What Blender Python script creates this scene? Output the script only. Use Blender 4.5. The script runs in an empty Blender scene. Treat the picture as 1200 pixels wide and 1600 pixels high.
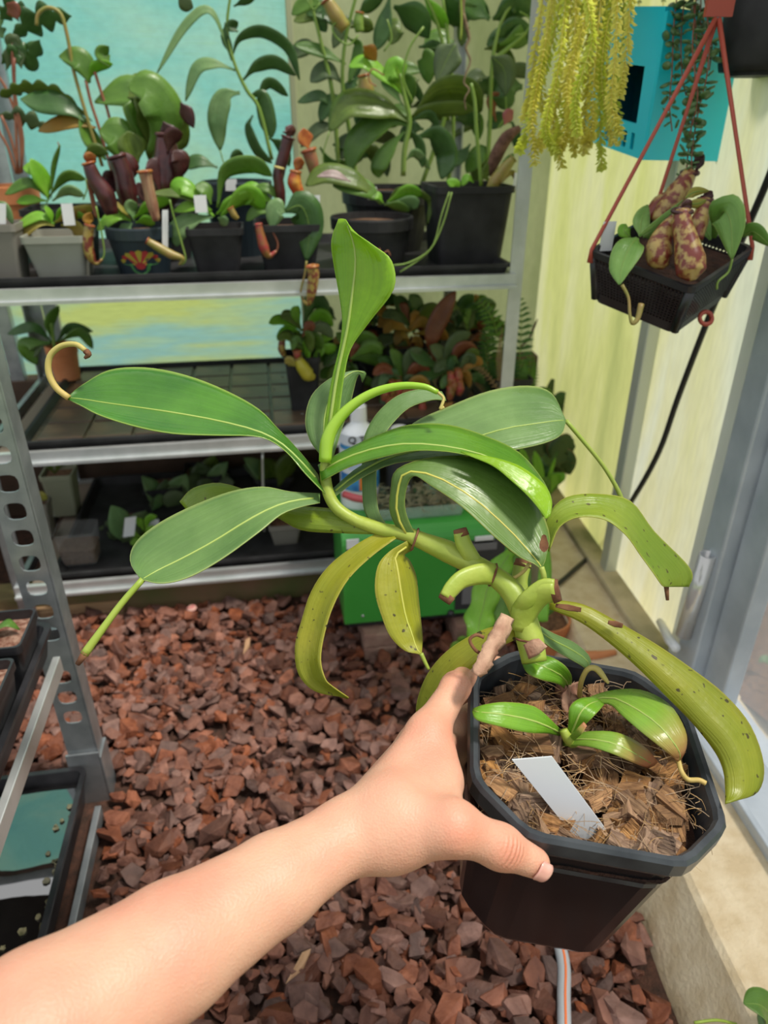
import bpy, bmesh, math, random
import numpy as np
from mathutils import Vector, Matrix, noise
random.seed(7)
scn = bpy.context.scene
COL = scn.collection

# ------------------------------------------------------------------ camera
FPX = 1120.0; PITCH = math.radians(28.5); YAW = math.radians(9.3); EYE = 1.0
cam_data = bpy.data.cameras.new('camera'); cam = bpy.data.objects.new('camera', cam_data); COL.objects.link(cam)
cam_data.sensor_fit = 'VERTICAL'; cam_data.sensor_height = 36.0; cam_data.sensor_width = 27.0
cam_data.lens = FPX / 1600 * 36.0
cam.location = (0, 0, EYE)
cam.rotation_euler = (math.pi/2 - PITCH, 0, -YAW)
cam_data.clip_start = 0.02
cam_data.dof.use_dof = True; cam_data.dof.focus_distance = 0.56; cam_data.dof.aperture_fstop = 7.0
scn.camera = cam

# ------------------------------------------------------------------ sky, sun, exposure
w = bpy.data.worlds.new('overcast_sky'); scn.world = w; w.use_nodes = True
wn = w.node_tree; bg = wn.nodes['Background']
tc = wn.nodes.new('ShaderNodeTexCoord'); sep = wn.nodes.new('ShaderNodeSeparateXYZ'); cr = wn.nodes.new('ShaderNodeValToRGB')
wn.links.new(tc.outputs['Generated'], sep.inputs[0]); wn.links.new(sep.outputs['Z'], cr.inputs[0])
cr.color_ramp.elements[0].position = 0.0; cr.color_ramp.elements[0].color = (.80, .86, .92, 1)
cr.color_ramp.elements[1].position = 0.8; cr.color_ramp.elements[1].color = (1.0, 1.0, 1.0, 1)
wn.links.new(cr.outputs[0], bg.inputs['Color']); bg.inputs['Strength'].default_value = 0.80
sd = bpy.data.lights.new('sun', 'SUN'); so = bpy.data.objects.new('sun', sd); COL.objects.link(so)
sd.energy = 3.5; sd.angle = math.radians(9); sd.color = (1.0, .94, .84)
SUN_FROM = Vector((0.42, -0.18, 1.0)).normalized()
so.rotation_euler = SUN_FROM.to_track_quat('Z', 'Y').to_euler()
so.location = (1, -1, 4)
scn.view_settings.view_transform = 'Standard'; scn.view_settings.look = 'None'
scn.view_settings.gamma = 1.0; scn.view_settings.use_curve_mapping = False
scn.view_settings.exposure = 0.25

# ------------------------------------------------------------------ pixel helpers (1200x1600 frame)
FWD = Vector((math.sin(YAW)*math.cos(PITCH), math.cos(YAW)*math.cos(PITCH), -math.sin(PITCH)))
RGT = Vector((math.cos(YAW), -math.sin(YAW), 0)); UPV = RGT.cross(FWD); CAM = Vector((0, 0, EYE))
def ray(x, y): return FWD + RGT*((x-600)/FPX) - UPV*((y-800)/FPX)
def WD(x, y, d): return CAM + ray(x, y)*d
def WY(x, y, Y): r = ray(x, y); return CAM + r*(Y/r.y)
def WX(x, y, X): r = ray(x, y); return CAM + r*(X/r.x)
def WZ(x, y, Z): r = ray(x, y); return CAM + r*((Z-EYE)/r.z)
def depth(P): return (P-CAM).dot(FWD)

# ------------------------------------------------------------------ materials
MATS = {}
def nt(name):
    m = bpy.data.materials.new(name); m.use_nodes = True
    n = m.node_tree; return m, n, n.nodes['Principled BSDF']
def c4(c): return (c[0], c[1], c[2], 1)
def mat(name, base, var=None, rough=.5, scale=12, bump=0, metal=0, spec=.5, detail=5, stretch=(1,1,1), bscale=None, rnd=0, coat=0, sharp=(.35,.65)):
    if name in MATS: return MATS[name]
    m, n, b = nt(name); L = n.links.new; N = n.nodes.new
    b.inputs['Roughness'].default_value = rough; b.inputs['Metallic'].default_value = metal
    b.inputs['Specular IOR Level'].default_value = spec; b.inputs['Coat Weight'].default_value = coat
    t = N('ShaderNodeTexCoord'); mp = N('ShaderNodeMapping'); mp.inputs['Scale'].default_value = stretch
    L(t.outputs['Object'], mp.inputs[0])
    b.inputs['Base Color'].default_value = c4(base)
    out = None
    if var is not None:
        no = N('ShaderNodeTexNoise'); no.inputs['Scale'].default_value = scale; no.inputs['Detail'].default_value = detail
        L(mp.outputs[0], no.inputs['Vector'])
        r = N('ShaderNodeValToRGB'); r.color_ramp.elements[0].position = sharp[0]; r.color_ramp.elements[1].position = sharp[1]
        r.color_ramp.elements[0].color = c4(base); r.color_ramp.elements[1].color = c4(var)
        L(no.outputs['Fac'], r.inputs[0]); out = r.outputs[0]
    if rnd:
        oi = N('ShaderNodeObjectInfo'); ge = N('ShaderNodeNewGeometry'); ad = N('ShaderNodeMath'); ad.operation = 'ADD'
        L(oi.outputs['Random'], ad.inputs[0]); L(ge.outputs['Random Per Island'], ad.inputs[1])
        fr = N('ShaderNodeMath'); fr.operation = 'FRACT'; L(ad.outputs[0], fr.inputs[0])
        mr = N('ShaderNodeMapRange'); mr.inputs['To Min'].default_value = 1-rnd; mr.inputs['To Max'].default_value = 1+rnd
        L(fr.outputs[0], mr.inputs['Value'])
        hs = N('ShaderNodeHueSaturation'); L(mr.outputs[0], hs.inputs['Value'])
        ml = N('ShaderNodeMath'); ml.operation = 'MULTIPLY'; ml.inputs[1].default_value = 7.31; L(fr.outputs[0], ml.inputs[0])
        f2 = N('ShaderNodeMath'); f2.operation = 'FRACT'; L(ml.outputs[0], f2.inputs[0])
        m2 = N('ShaderNodeMapRange'); m2.inputs['To Min'].default_value = .7; m2.inputs['To Max'].default_value = 1.15; L(f2.outputs[0], m2.inputs['Value'])
        L(m2.outputs[0], hs.inputs['Saturation'])
        if out is not None: L(out, hs.inputs['Color'])
        else: hs.inputs['Color'].default_value = c4(base)
        out = hs.outputs[0]
    if out is not None: L(out, b.inputs['Base Color'])
    if bump:
        n2 = N('ShaderNodeTexNoise'); n2.inputs['Scale'].default_value = bscale or scale*4; n2.inputs['Detail'].default_value = 6
        L(mp.outputs[0], n2.inputs['Vector'])
        bp = N('ShaderNodeBump'); bp.inputs['Strength'].default_value = min(1, bump); bp.inputs['Distance'].default_value = .004*max(1, bump)
        L(n2.outputs['Fac'], bp.inputs['Height']); L(bp.outputs[0], b.inputs['Normal'])
    MATS[name] = m; return m

def leafmat(name, base, var, edge=None, rough=.38, trans=.28, vein=.07, speck=None, spec=.5, tip=None):
    """strap leaf: colour over the blade, lengthwise veins, pale margin; v runs base to tip"""
    m, n, b = nt(name); L = n.links.new; N = n.nodes.new
    uv = N('ShaderNodeTexCoord'); sx = N('ShaderNodeSeparateXYZ'); L(uv.outputs['UV'], sx.inputs[0])
    no = N('ShaderNodeTexNoise'); no.inputs['Scale'].default_value = 16; no.inputs['Detail'].default_value = 4; L(uv.outputs['Object'], no.inputs['Vector'])
    r = N('ShaderNodeValToRGB'); r.color_ramp.elements[0].position = .33; r.color_ramp.elements[1].position = .68
    r.color_ramp.elements[0].color = c4(base); r.color_ramp.elements[1].color = c4(var); L(no.outputs['Fac'], r.inputs[0])
    col = r.outputs[0]
    # lengthwise veins
    mp = N('ShaderNodeMapping'); mp.inputs['Scale'].default_value = (26, .8, 1); L(uv.outputs['UV'], mp.inputs[0])
    vn = N('ShaderNodeTexNoise'); vn.inputs['Scale'].default_value = 1.0; vn.inputs['Detail'].default_value = 2; L(mp.outputs[0], vn.inputs['Vector'])
    mr = N('ShaderNodeMapRange'); mr.inputs['From Min'].default_value = .3; mr.inputs['From Max'].default_value = .7
    mr.inputs['To Min'].default_value = 1-vein; mr.inputs['To Max'].default_value = 1+vein; L(vn.outputs['Fac'], mr.inputs['Value'])
    hs = N('ShaderNodeHueSaturation'); L(mr.outputs[0], hs.inputs['Value']); L(col, hs.inputs['Color']); col = hs.outputs[0]
    def mixc(fac, c, colr):
        mx = N('ShaderNodeMix'); mx.data_type = 'RGBA'; L(fac, mx.inputs[0]); L(c, mx.inputs[6]); mx.inputs[7].default_value = c4(colr); return mx.outputs[2]
    if edge is not None:
        a = N('ShaderNodeMath'); a.operation = 'SUBTRACT'; a.inputs[1].default_value = .5; L(sx.outputs[0], a.inputs[0])
        ab = N('ShaderNodeMath'); ab.operation = 'ABSOLUTE'; L(a.outputs[0], ab.inputs[0])
        m3 = N('ShaderNodeMapRange'); m3.inputs['From Min'].default_value = .465; m3.inputs['From Max'].default_value = .495; L(ab.outputs[0], m3.inputs['Value'])
        col = mixc(m3.outputs[0], col, edge)
    if tip is not None:
        m4 = N('ShaderNodeMapRange'); m4.inputs['From Min'].default_value = .45; m4.inputs['From Max'].default_value = .9; L(sx.outputs[1], m4.inputs['Value'])
        col = mixc(m4.outputs[0], col, tip)
    if speck is not None:
        n3 = N('ShaderNodeTexNoise'); n3.inputs['Scale'].default_value = 190; n3.inputs['Detail'].default_value = 1; L(uv.outputs['Object'], n3.inputs['Vector'])
        m5 = N('ShaderNodeMapRange'); m5.inputs['From Min'].default_value = .69; m5.inputs['From Max'].default_value = .74; L(n3.outputs['Fac'], m5.inputs['Value'])
        col = mixc(m5.outputs[0], col, speck)
    L(col, b.inputs['Base Color']); b.inputs['Roughness'].default_value = rough; b.inputs['Specular IOR Level'].default_value = spec
    n6 = N('ShaderNodeTexNoise'); n6.inputs['Scale'].default_value = 55; n6.inputs['Detail'].default_value = 3; L(uv.outputs['Object'], n6.inputs['Vector'])
    ad6 = N('ShaderNodeMath'); ad6.operation = 'MULTIPLY_ADD'; L(vn.outputs['Fac'], ad6.inputs[0]); ad6.inputs[1].default_value = .35; L(n6.outputs['Fac'], ad6.inputs[2])
    bp = N('ShaderNodeBump'); bp.inputs['Strength'].default_value = .45; bp.inputs['Distance'].default_value = .003
    L(ad6.outputs[0], bp.inputs['Height']); L(bp.outputs[0], b.inputs['Normal'])
    r6 = N('ShaderNodeMapRange'); r6.inputs['From Min'].default_value = .35; r6.inputs['From Max'].default_value = .65; r6.inputs['To Min'].default_value = rough*.6; r6.inputs['To Max'].default_value = min(1, rough*1.5)
    n7 = N('ShaderNodeTexNoise'); n7.inputs['Scale'].default_value = 24; n7.inputs['Detail'].default_value = 4; L(uv.outputs['Object'], n7.inputs['Vector']); L(n7.outputs['Fac'], r6.inputs['Value']); L(r6.outputs[0], b.inputs['Roughness'])
    tr = N('ShaderNodeBsdfTranslucent'); h2 = N('ShaderNodeHueSaturation'); h2.inputs['Saturation'].default_value = 1.15; h2.inputs['Value'].default_value = 1.3
    L(col, h2.inputs['Color']); L(h2.outputs[0], tr.inputs['Color'])
    ms = N('ShaderNodeMixShader'); ms.inputs[0].default_value = trans; L(b.outputs[0], ms.inputs[1]); L(tr.outputs[0], ms.inputs[2])
    L(ms.outputs[0], n.nodes['Material Output'].inputs['Surface'])
    MATS[name] = m; return m

def sheetmat(name, cols, pos, stretch, scale, trans=.75, ripple=0, rough=.45):
    """weathered translucent greenhouse sheet: algae and dirt of several colours"""
    m, n, b = nt(name); L = n.links.new; N = n.nodes.new
    t = N('ShaderNodeTexCoord'); mp = N('ShaderNodeMapping'); mp.inputs['Scale'].default_value = stretch; L(t.outputs['Object'], mp.inputs[0])
    no = N('ShaderNodeTexNoise'); no.inputs['Scale'].default_value = scale; no.inputs['Detail'].default_value = 5; no.inputs['Distortion'].default_value = .4
    L(mp.outputs[0], no.inputs['Vector'])
    r = N('ShaderNodeValToRGB'); e = r.color_ramp.elements
    e[0].position = pos[0]; e[0].color = c4(cols[0]); e[1].position = pos[-1]; e[1].color = c4(cols[-1])
    for p_, c_ in zip(pos[1:-1], cols[1:-1]): x = e.new(p_); x.color = c4(c_)
    L(no.outputs['Fac'], r.inputs[0]); col = r.outputs[0]
    n2 = N('ShaderNodeTexNoise'); n2.inputs['Scale'].default_value = 45; n2.inputs['Detail'].default_value = 6; L(mp.outputs[0], n2.inputs['Vector'])
    mr = N('ShaderNodeMapRange'); mr.inputs['From Min'].default_value = .3; mr.inputs['From Max'].default_value = .7; mr.inputs['To Min'].default_value = .93; mr.inputs['To Max'].default_value = 1.05; L(n2.outputs['Fac'], mr.inputs['Value'])
    hs = N('ShaderNodeHueSaturation'); L(col, hs.inputs['Color']); L(mr.outputs[0], hs.inputs['Value']); col = hs.outputs[0]
    L(col, b.inputs['Base Color']); b.inputs['Roughness'].default_value = rough
    tr = N('ShaderNodeBsdfTranslucent'); L(col, tr.inputs['Color'])
    ms = N('ShaderNodeMixShader'); ms.inputs[0].default_value = trans; L(b.outputs[0], ms.inputs[1]); L(tr.outputs[0], ms.inputs[2])
    L(ms.outputs[0], n.nodes['Material Output'].inputs['Surface'])
    if ripple:
        wv = N('ShaderNodeTexNoise'); wv.inputs['Scale'].default_value = 1; wv.inputs['Detail'].default_value = 2
        m2 = N('ShaderNodeMapping'); m2.inputs['Scale'].default_value = (6, 6, 140); L(t.outputs['Object'], m2.inputs[0]); L(m2.outputs[0], wv.inputs['Vector'])
        bp = N('ShaderNodeBump'); bp.inputs['Strength'].default_value = ripple; bp.inputs['Distance'].default_value = .004; L(wv.outputs['Fac'], bp.inputs['Height'])
        L(bp.outputs[0], b.inputs['Normal']); L(bp.outputs[0], tr.inputs['Normal'])
    MATS[name] = m; return m

def glassmat(name, color, rough=.05, alpha_mix=.5, ior=1.45):
    """thin clear plastic: mostly see-through with a sheen"""
    m, n, b = nt(name); L = n.links.new; N = n.nodes.new
    b.inputs['Base Color'].default_value = c4(color); b.inputs['Roughness'].default_value = rough; b.inputs['Specular IOR Level'].default_value = .7
    tr = N('ShaderNodeBsdfTransparent'); ms = N('ShaderNodeMixShader'); ms.inputs[0].default_value = alpha_mix
    L(tr.outputs[0], ms.inputs[1]); L(b.outputs[0], ms.inputs[2]); L(ms.outputs[0], n.nodes['Material Output'].inputs['Surface'])
    MATS[name] = m; return m

# ------------------------------------------------------------------ object helpers
LOC = {}
def base_loc(o):
    while o is not None:
        if o.name in LOC: return LOC[o.name]
        o = o.parent
    return Vector((0, 0, 0))
def thing(name, label, cat, loc, group=None):
    o = bpy.data.objects.new(name, None); COL.objects.link(o); o.location = loc; o.empty_display_size = .03
    o['label'] = label; o['category'] = cat
    if group: o['group'] = group
    LOC[o.name] = Vector(loc); return o
def tag(o, label, cat, group=None):
    o['label'] = label; o['category'] = cat
    if group: o['group'] = group
    return o
def struct(o): o['kind'] = 'structure'; return o
def mk(name, verts, faces, m, parent=None, smooth=True, uvs=None, label=None, origin=None):
    """link a mesh given in world coordinates; a child keeps its thing's origin"""
    off = base_loc(parent) if parent is not None else (Vector(origin) if origin is not None else Vector((0, 0, 0)))
    me = bpy.data.meshes.new(name)
    me.from_pydata([tuple(Vector(v)-off) for v in verts], [], faces); me.update()
    if uvs is not None:
        ul = me.uv_layers.new(name='UVMap')
        for lp in me.loops: ul.data[lp.index].uv = uvs[lp.vertex_index]
    if smooth: me.polygons.foreach_set('use_smooth', [True]*len(me.polygons))
    me.materials.append(m)
    o = bpy.data.objects.new(name, me); COL.objects.link(o)
    if parent is not None: o.parent = parent
    else: o.location = off; LOC[o.name] = off
    if label: o['label'] = label
    return o
def cr_interp(pts, sub):
    """Catmull-Rom through a list of vectors"""
    P = [pts[0]*2-pts[1]] + list(pts) + [pts[-1]*2-pts[-2]]; out = []
    for i in range(1, len(P)-2):
        p0, p1, p2, p3 = P[i-1], P[i], P[i+1], P[i+2]
        for k in range(sub):
            t = k/sub
            out.append(.5*((2*p1)+(p2-p0)*t+(2*p0-5*p1+4*p2-p3)*t*t+(3*p1-p0-3*p2+p3)*t**3))
    out.append(P[-2]); return out
def fcurve(vals, n):
    """resample list of floats to n values"""
    return [float(x) for x in np.interp(np.linspace(0, 1, n), np.linspace(0, 1, len(vals)), vals)]
def tube(name, pts, radii, m, parent=None, sub=4, seg=8, label=None, flat=1.0, flatdir=None, closed=True, origin=None, smooth=True):
    pts = [Vector(p) for p in pts]
    C = cr_interp(pts, sub) if sub > 1 and len(pts) > 1 else pts
    R = fcurve(radii if isinstance(radii, (list, tuple)) else [radii, radii], len(C))
    T = [(C[min(i+1, len(C)-1)]-C[max(i-1, 0)]).normalized() for i in range(len(C))]
    ref = flatdir or (Vector((0, 0, 1)) if abs(T[0].z) < .9 else Vector((1, 0, 0)))
    nrm = (ref - T[0]*ref.dot(T[0])).normalized(); V = []; F = []
    for i, c in enumerate(C):
        nrm = (nrm - T[i]*nrm.dot(T[i])).normalized(); bn = T[i].cross(nrm)
        for k in range(seg):
            a = 2*math.pi*k/seg; V.append(c + nrm*(math.cos(a)*R[i]*flat) + bn*(math.sin(a)*R[i]))
    for i in range(len(C)-1):
        for k in range(seg):
            a = i*seg+k; b = i*seg+(k+1) % seg; F.append((a, b, b+seg, a+seg))
    if closed: F.append(tuple(range(seg-1, -1, -1))); F.append(tuple((len(C)-1)*seg+k for k in range(seg)))
    return mk(name, V, F, m, parent, smooth, label=label, origin=origin)
def loft(name, rings, m, parent=None, cap0=True, cap1=True, smooth=False, label=None, origin=None):
    n = len(rings[0]); V = [v for r in rings for v in r]; F = []
    for i in range(len(rings)-1):
        for k in range(n):
            a = i*n+k; b = i*n+(k+1) % n; F.append((a, b, b+n, a+n))
    if cap0: F.append(tuple(range(n-1, -1, -1)))
    if cap1: F.append(tuple((len(rings)-1)*n+k for k in range(n)))
    return mk(name, V, F, m, parent, smooth, label=label, origin=origin)
def box_vf(c, s, X=None, Y=None, Z=None):
    X = X or Vector((1, 0, 0)); Y = Y or Vector((0, 1, 0)); Z = Z or Vector((0, 0, 1)); c = Vector(c)
    V = [c + X*(sx*s[0]/2) + Y*(sy*s[1]/2) + Z*(sz*s[2]/2) for sx in (-1, 1) for sy in (-1, 1) for sz in (-1, 1)]
    F = [(0, 1, 3, 2), (4, 6, 7, 5), (0, 4, 5, 1), (2, 3, 7, 6), (0, 2, 6, 4), (1, 5, 7, 3)]
    return V, F
def bevel(o, wd=.002, seg=2):
    b = o.modifiers.new('bevel', 'BEVEL'); b.width = wd; b.segments = seg; b.limit_method = 'ANGLE'; return o
def box(name, c, s, m, parent=None, X=None, Y=None, Z=None, bv=.002, label=None):
    V, F = box_vf(c, s, X, Y, Z); o = mk(name, V, F, m, parent, False, label=label, origin=c)
    if bv: bevel(o, bv)
    return o
def multi(name, items, m, parent=None, smooth=False, label=None, origin=None):
    V = []; F = []
    for v, f in items:
        k = len(V); V += v; F += [tuple(i+k for i in q) for q in f]
    return mk(name, V, F, m, parent, smooth, label=label, origin=origin)
def copy_tree(o, loc, parent=None, rz=None, scale=None):
    c = o.copy(); COL.objects.link(c); c.parent = parent
    if loc is not None: c.location = loc
    if rz is not None: c.rotation_euler = (0, 0, rz)
    if scale is not None: c.scale = (scale,)*3
    for ch in list(o.children): copy_tree(ch, None, c)
    return c
def ribbon(name, L, Mi, R, m, parent, sub=4, mm=6, thick=.0008, label=None, rib=None, ribr=.0011, smooth_cross=.5, wave=0, wfreq=20):
    """leaf blade from its two margins and its midrib"""
    L = cr_interp([Vector(p) for p in L], sub); Mi = cr_interp([Vector(p) for p in Mi], sub); R = cr_interp([Vector(p) for p in R], sub)
    n = len(Mi); V = []; UV = []; F = []; nor = []
    for i in range(n):
        l, c, r = L[i], Mi[i], R[i]
        tg = Mi[min(i+1, n-1)]-Mi[max(i-1, 0)]; nv = (r-l).cross(tg)
        nv = nv.normalized() if nv.length > 1e-9 else Vector((0, 0, 1))
        if nv.dot(CAM-c) < 0: nv = -nv
        nor.append(nv)
        for k in range(mm+1):
            u = k/mm
            lin = l.lerp(c, u*2) if u < .5 else c.lerp(r, u*2-1)
            qd = l*(2*(u-.5)*(u-1)) + c*(-4*u*(u-1)) + r*(2*u*(u-.5))
            p = lin.lerp(qd, smooth_cross)
            if wave: p = p + nv*(wave*(abs(u-.5)*2)**2*math.sin(i/n*wfreq*2+(3 if u > .5 else 0)))
            V.append(p); UV.append((u, i/(n-1)))
    for i in range(n-1):
        for k in range(mm):
            a = i*(mm+1)+k; F.append((a, a+1, a+mm+2, a+mm+1))
    o = mk(name, V, F, m, parent, True, uvs=UV, label=label)
    s = o.modifiers.new('thickness', 'SOLIDIFY'); s.thickness = thick; s.offset = 0
    if rib is not None:
        q = max(1, int(n*.02)); P = [Mi[i]+nor[i]*(thick*.4) for i in range(q, n-q, 2)]
        tube('midrib', P, [ribr*.72, ribr*.72, ribr*.55, ribr*.3], rib, o, sub=1, seg=6)
    return o
def DD(d0, d1, oL=.02, oR=-.02):
    return lambda x, y, t, s, wf: WD(x, y, d0+(d1-d0)*t+(oL if s == 0 else oR if s == 2 else 0)*wf)
def leafE(parent, st, place, m, name='leaf', **kw):
    """leaf outlined by (left, mid, right) stations, each put at its own distance"""
    ws = [math.hypot(a[0]-c[0], a[1]-c[1]) for a, b, c in st]; wm = max(ws)+1e-6; n = len(st)
    P = [[], [], []]
    for i, s in enumerate(st):
        for k in range(3): P[k].append(place(s[k][0], s[k][1], i/(n-1), k, ws[i]/wm))
    return ribbon(name, P[0], P[1], P[2], m, parent, **kw)
STRAP = (.16, .2, .42, .75, .95, 1, .97, .85, .6, .1)
OVAL = (.12, .3, .75, 1, 1, .92, .75, .45, .05)
NARROW = (.5, .7, .9, 1, 1, .95, .85, .6, .3, .05)
def leafP(parent, pts, wpx, Y, m, roll=.5, dy=0.0, prof=STRAP, fold=.12, name='leaf', lobes=0, sub=3, mm=4, rib=None, thick=.0008, ribr=.0010, **kw):
    """leaf along a midrib; Y is its distance from the eye along the room, dy how far the tip goes back"""
    n = len(pts); P = [WY(x, y, Y+dy*i/(n-1)) for i, (x, y) in enumerate(pts)]
    C = cr_interp(P, max(2, int((30 if lobes else 9)/(n-1)+1))); N = len(C); W = fcurve(prof, N)
    if lobes: W = [w_*(.35+.65*abs(math.sin(math.pi*lobes*i/(N-1)))) for i, w_ in enumerate(W)]
    Lp, Rp = [], []
    for i, c in enumerate(C):
        T = (C[min(i+1, N-1)]-C[max(i-1, 0)]).normalized(); v = (c-CAM).normalized()
        s = T.cross(v).normalized(); s = (Matrix.Rotation(roll, 3, T) @ s); nv = s.cross(T)
        hw = wpx*.5*depth(c)/FPX*W[i]/max(.35, abs(math.cos(roll)))
        if nv.z < 0: nv = -nv
        Lp.append(c + s*hw + nv*(hw*fold)); Rp.append(c - s*hw + nv*(hw*fold))
    return ribbon(name, Lp, C, Rp, m, parent, sub=2 if lobes == 0 else 1, mm=mm, rib=rib, thick=thick, ribr=ribr, **kw)
def tendril(parent, pts, Y, r, m, dy=0, name='tendril'):
    n = len(pts); return tube(name, [WY(x, y, Y+dy*i/max(1, n-1)) for i, (x, y) in enumerate(pts)], r, m, parent, seg=6)
def pitcher(parent, pts, rad_px, Y, m, lip, lid, lidpts=None, name='pitcher', dy=0):
    n = len(pts); P = [WY(x, y, Y+dy*i/(n-1)) for i, (x, y) in enumerate(pts)]
    k = depth(P[0])/FPX; b = tube(name, P, [r*k for r in rad_px], m, parent, seg=10, closed=True)
    top = P[-1]; ax = (P[-1]-P[-2]).normalized(); r = rad_px[-1]*k
    u = ax.orthogonal().normalized(); v2 = ax.cross(u)
    tube('pitcher_lip', [top+(u*math.cos(a)+v2*math.sin(a))*r for a in [i*math.pi/4 for i in range(9)]], r*.22, lip, b, sub=2, seg=6)
    if lidpts: leafP(b, lidpts, rad_px[-1]*2.2, Y+dy, lid, roll=.6, prof=OVAL, name='pitcher_lid')
    return b
def rsq(cx, cy, z, hx, hy, r, k=4, A=0):
    """rounded rectangle ring"""
    out = []; ca, sa = math.cos(A), math.sin(A)
    for qx, qy, a0 in ((1, 1, 0), (-1, 1, 90), (-1, -1, 180), (1, -1, 270)):
        for i in range(k+1):
            a = math.radians(a0+90*i/k); x = qx*(hx-r)+math.cos(a)*r; y = qy*(hy-r)+math.sin(a)*r
            out.append(Vector((cx+x*ca-y*sa, cy+x*sa+y*ca, z)))
    return out
def circ(cx, cy, z, r, k=28): return [Vector((cx+math.cos(2*math.pi*i/k)*r, cy+math.sin(2*math.pi*i/k)*r, z)) for i in range(k)]
# ------------------------------------------------------------------ material set
steel = mat('galvanised_steel', (.42,.45,.47), (.30,.33,.35), rough=.38, metal=.75, scale=30)
alu = mat('aluminium', (.62,.64,.64), (.50,.53,.52), rough=.32, metal=.6, scale=20)
alu_dull = mat('weathered_aluminium', (.50,.55,.60), (.40,.45,.50), rough=.45, metal=.25, scale=14, bump=.2)
blackp = mat('black_plastic', (.012,.012,.014), (.03,.03,.034), rough=.33, scale=25)
blackm = mat('matt_black_plastic', (.016,.016,.017), (.032,.032,.034), rough=.55, scale=20, spec=.25)
potblk = mat('glossy_black_pot', (.004,.0035,.005), (.008,.008,.010), rough=.2, scale=14, spec=.22)
potrim = mat('grey_black_rim', (.020,.024,.030), (.045,.052,.06), rough=.35, scale=40)
potnavy = mat('navy_plastic', (.018,.03,.04), rough=.4)
potgrey = mat('grey_green_plastic', (.26,.27,.22), (.31,.32,.27), rough=.5)
pottaupe = mat('taupe_plastic', (.20,.19,.16), rough=.55)
terra = mat('terracotta', (.50,.17,.06), (.60,.24,.10), rough=.8, scale=18)
redp = mat('red_brown_plastic', (.36,.06,.035), rough=.45)
white = mat('white_plastic', (.72,.74,.75), rough=.45)
tagm = mat('label_white', (.60,.64,.68), rough=.35)
soil = mat('brown_compost', (.085,.04,.02), (.20,.10,.05), rough=.95, scale=120, bump=1, bscale=160)
peat = mat('dark_soil', (.030,.014,.008), (.075,.03,.017), rough=.95, scale=60, bump=1)
moss = mat('moss', (.20,.25,.05), (.42,.42,.14), rough=.9, scale=90, bump=1)
bark = mat('red_bark', (.100,.031,.016), (.200,.073,.040), rough=.7, scale=45, bump=.8, bscale=110, rnd=.45)
barkpale = mat('pale_bark', (.42,.24,.12), (.5,.3,.17), rough=.8, scale=50, bump=.5, stretch=(1,4,1))
conc = mat('concrete', (.56,.44,.27), (.68,.57,.39), rough=.9, scale=30, bump=.6, bscale=130)
concmoss = mat('stained_concrete', (.55,.46,.30), (.16,.16,.07), rough=.9, scale=7, bump=.5, bscale=70)
wood = mat('weathered_wood', (.20,.12,.06), (.30,.19,.10), rough=.85, scale=12, stretch=(1,8,8), bump=.5)
woodmoss = mat('mossy_wood', (.19,.11,.06), (.10,.11,.03), rough=.9, scale=8, bump=.6)
greenp = mat('green_enamel', (.045,.30,.040), (.055,.33,.05), rough=.32, scale=6)
darkp = mat('charcoal_panel', (.03,.032,.035), rough=.5)
teal = mat('turquoise_plastic', (.010,.60,.80), (.014,.64,.84), rough=.3, scale=5)
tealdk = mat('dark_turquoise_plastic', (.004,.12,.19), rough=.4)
water = mat('tray_water', (.006,.006,.006), rough=.02, spec=.9); water.node_tree.nodes['Principled BSDF'].inputs['IOR'].default_value = 2.4
brick = mat('brick', (.22,.12,.09), (.30,.19,.14), rough=.9, scale=40, bump=.6)
husk = mat('coconut_husk', (.085,.036,.016), (.33,.185,.080), rough=.92, scale=300, stretch=(1,1,.12), bump=1, bscale=420, rnd=.42, sharp=(.3,.7))
fibre = mat('coir_fibre', (.42,.25,.11), (.55,.38,.19), rough=.9, scale=40, rnd=.4)
skin = None
hose_m = mat('hose_grey', (.38,.40,.42), rough=.5); hose_o = mat('hose_orange', (.75,.17,.04), rough=.5)
cable_m = mat('cable_black', (.012,.012,.014), rough=.45)
drybrown = mat('dry_leaf', (.20,.085,.05), (.48,.31,.21), rough=.85, scale=35, bump=.5)
scar = mat('brown_scar', (.10,.035,.015), (.20,.09,.04), rough=.9, scale=120)

# leaves
LG = leafmat('leaf_green', (.026,.120,.010), (.070,.215,.018), edge=(.28,.42,.08), rough=.24, trans=.22)
LGH = leafmat('leaf_fresh', (.060,.19,.010), (.13,.30,.022), edge=(.30,.44,.07), rough=.22, trans=.26)
LG2 = leafmat('leaf_bluegreen', (.095,.19,.050), (.165,.285,.085), edge=(.30,.40,.12), rough=.42, trans=.2)
LB = leafmat('leaf_bright', (.18,.38,.008), (.29,.50,.016), edge=(.34,.55,.06), rough=.22, trans=.35)
LY = leafmat('leaf_yellowgreen', (.19,.30,.018), (.28,.37,.035), edge=(.42,.46,.07), rough=.4, trans=.3, speck=(.10,.10,.015))
LO = leafmat('leaf_old', (.21,.255,.012), (.33,.325,.020), edge=(.38,.36,.05), rough=.38, trans=.25, speck=(.07,.06,.01))
LP = leafmat('leaf_pup', (.12,.31,.016), (.20,.41,.03), edge=(.28,.36,.06), rough=.28, trans=.28)
LPR = leafmat('leaf_pup_red', (.17,.36,.03), (.26,.42,.06), rough=.25, trans=.25, tip=(.50,.22,.10))
RIBC = mat('midrib_pale', (.25,.36,.06), (.32,.42,.10), rough=.45)
RIBY = mat('midrib_yellow', (.40,.44,.06), (.46,.42,.08), rough=.5)
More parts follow.
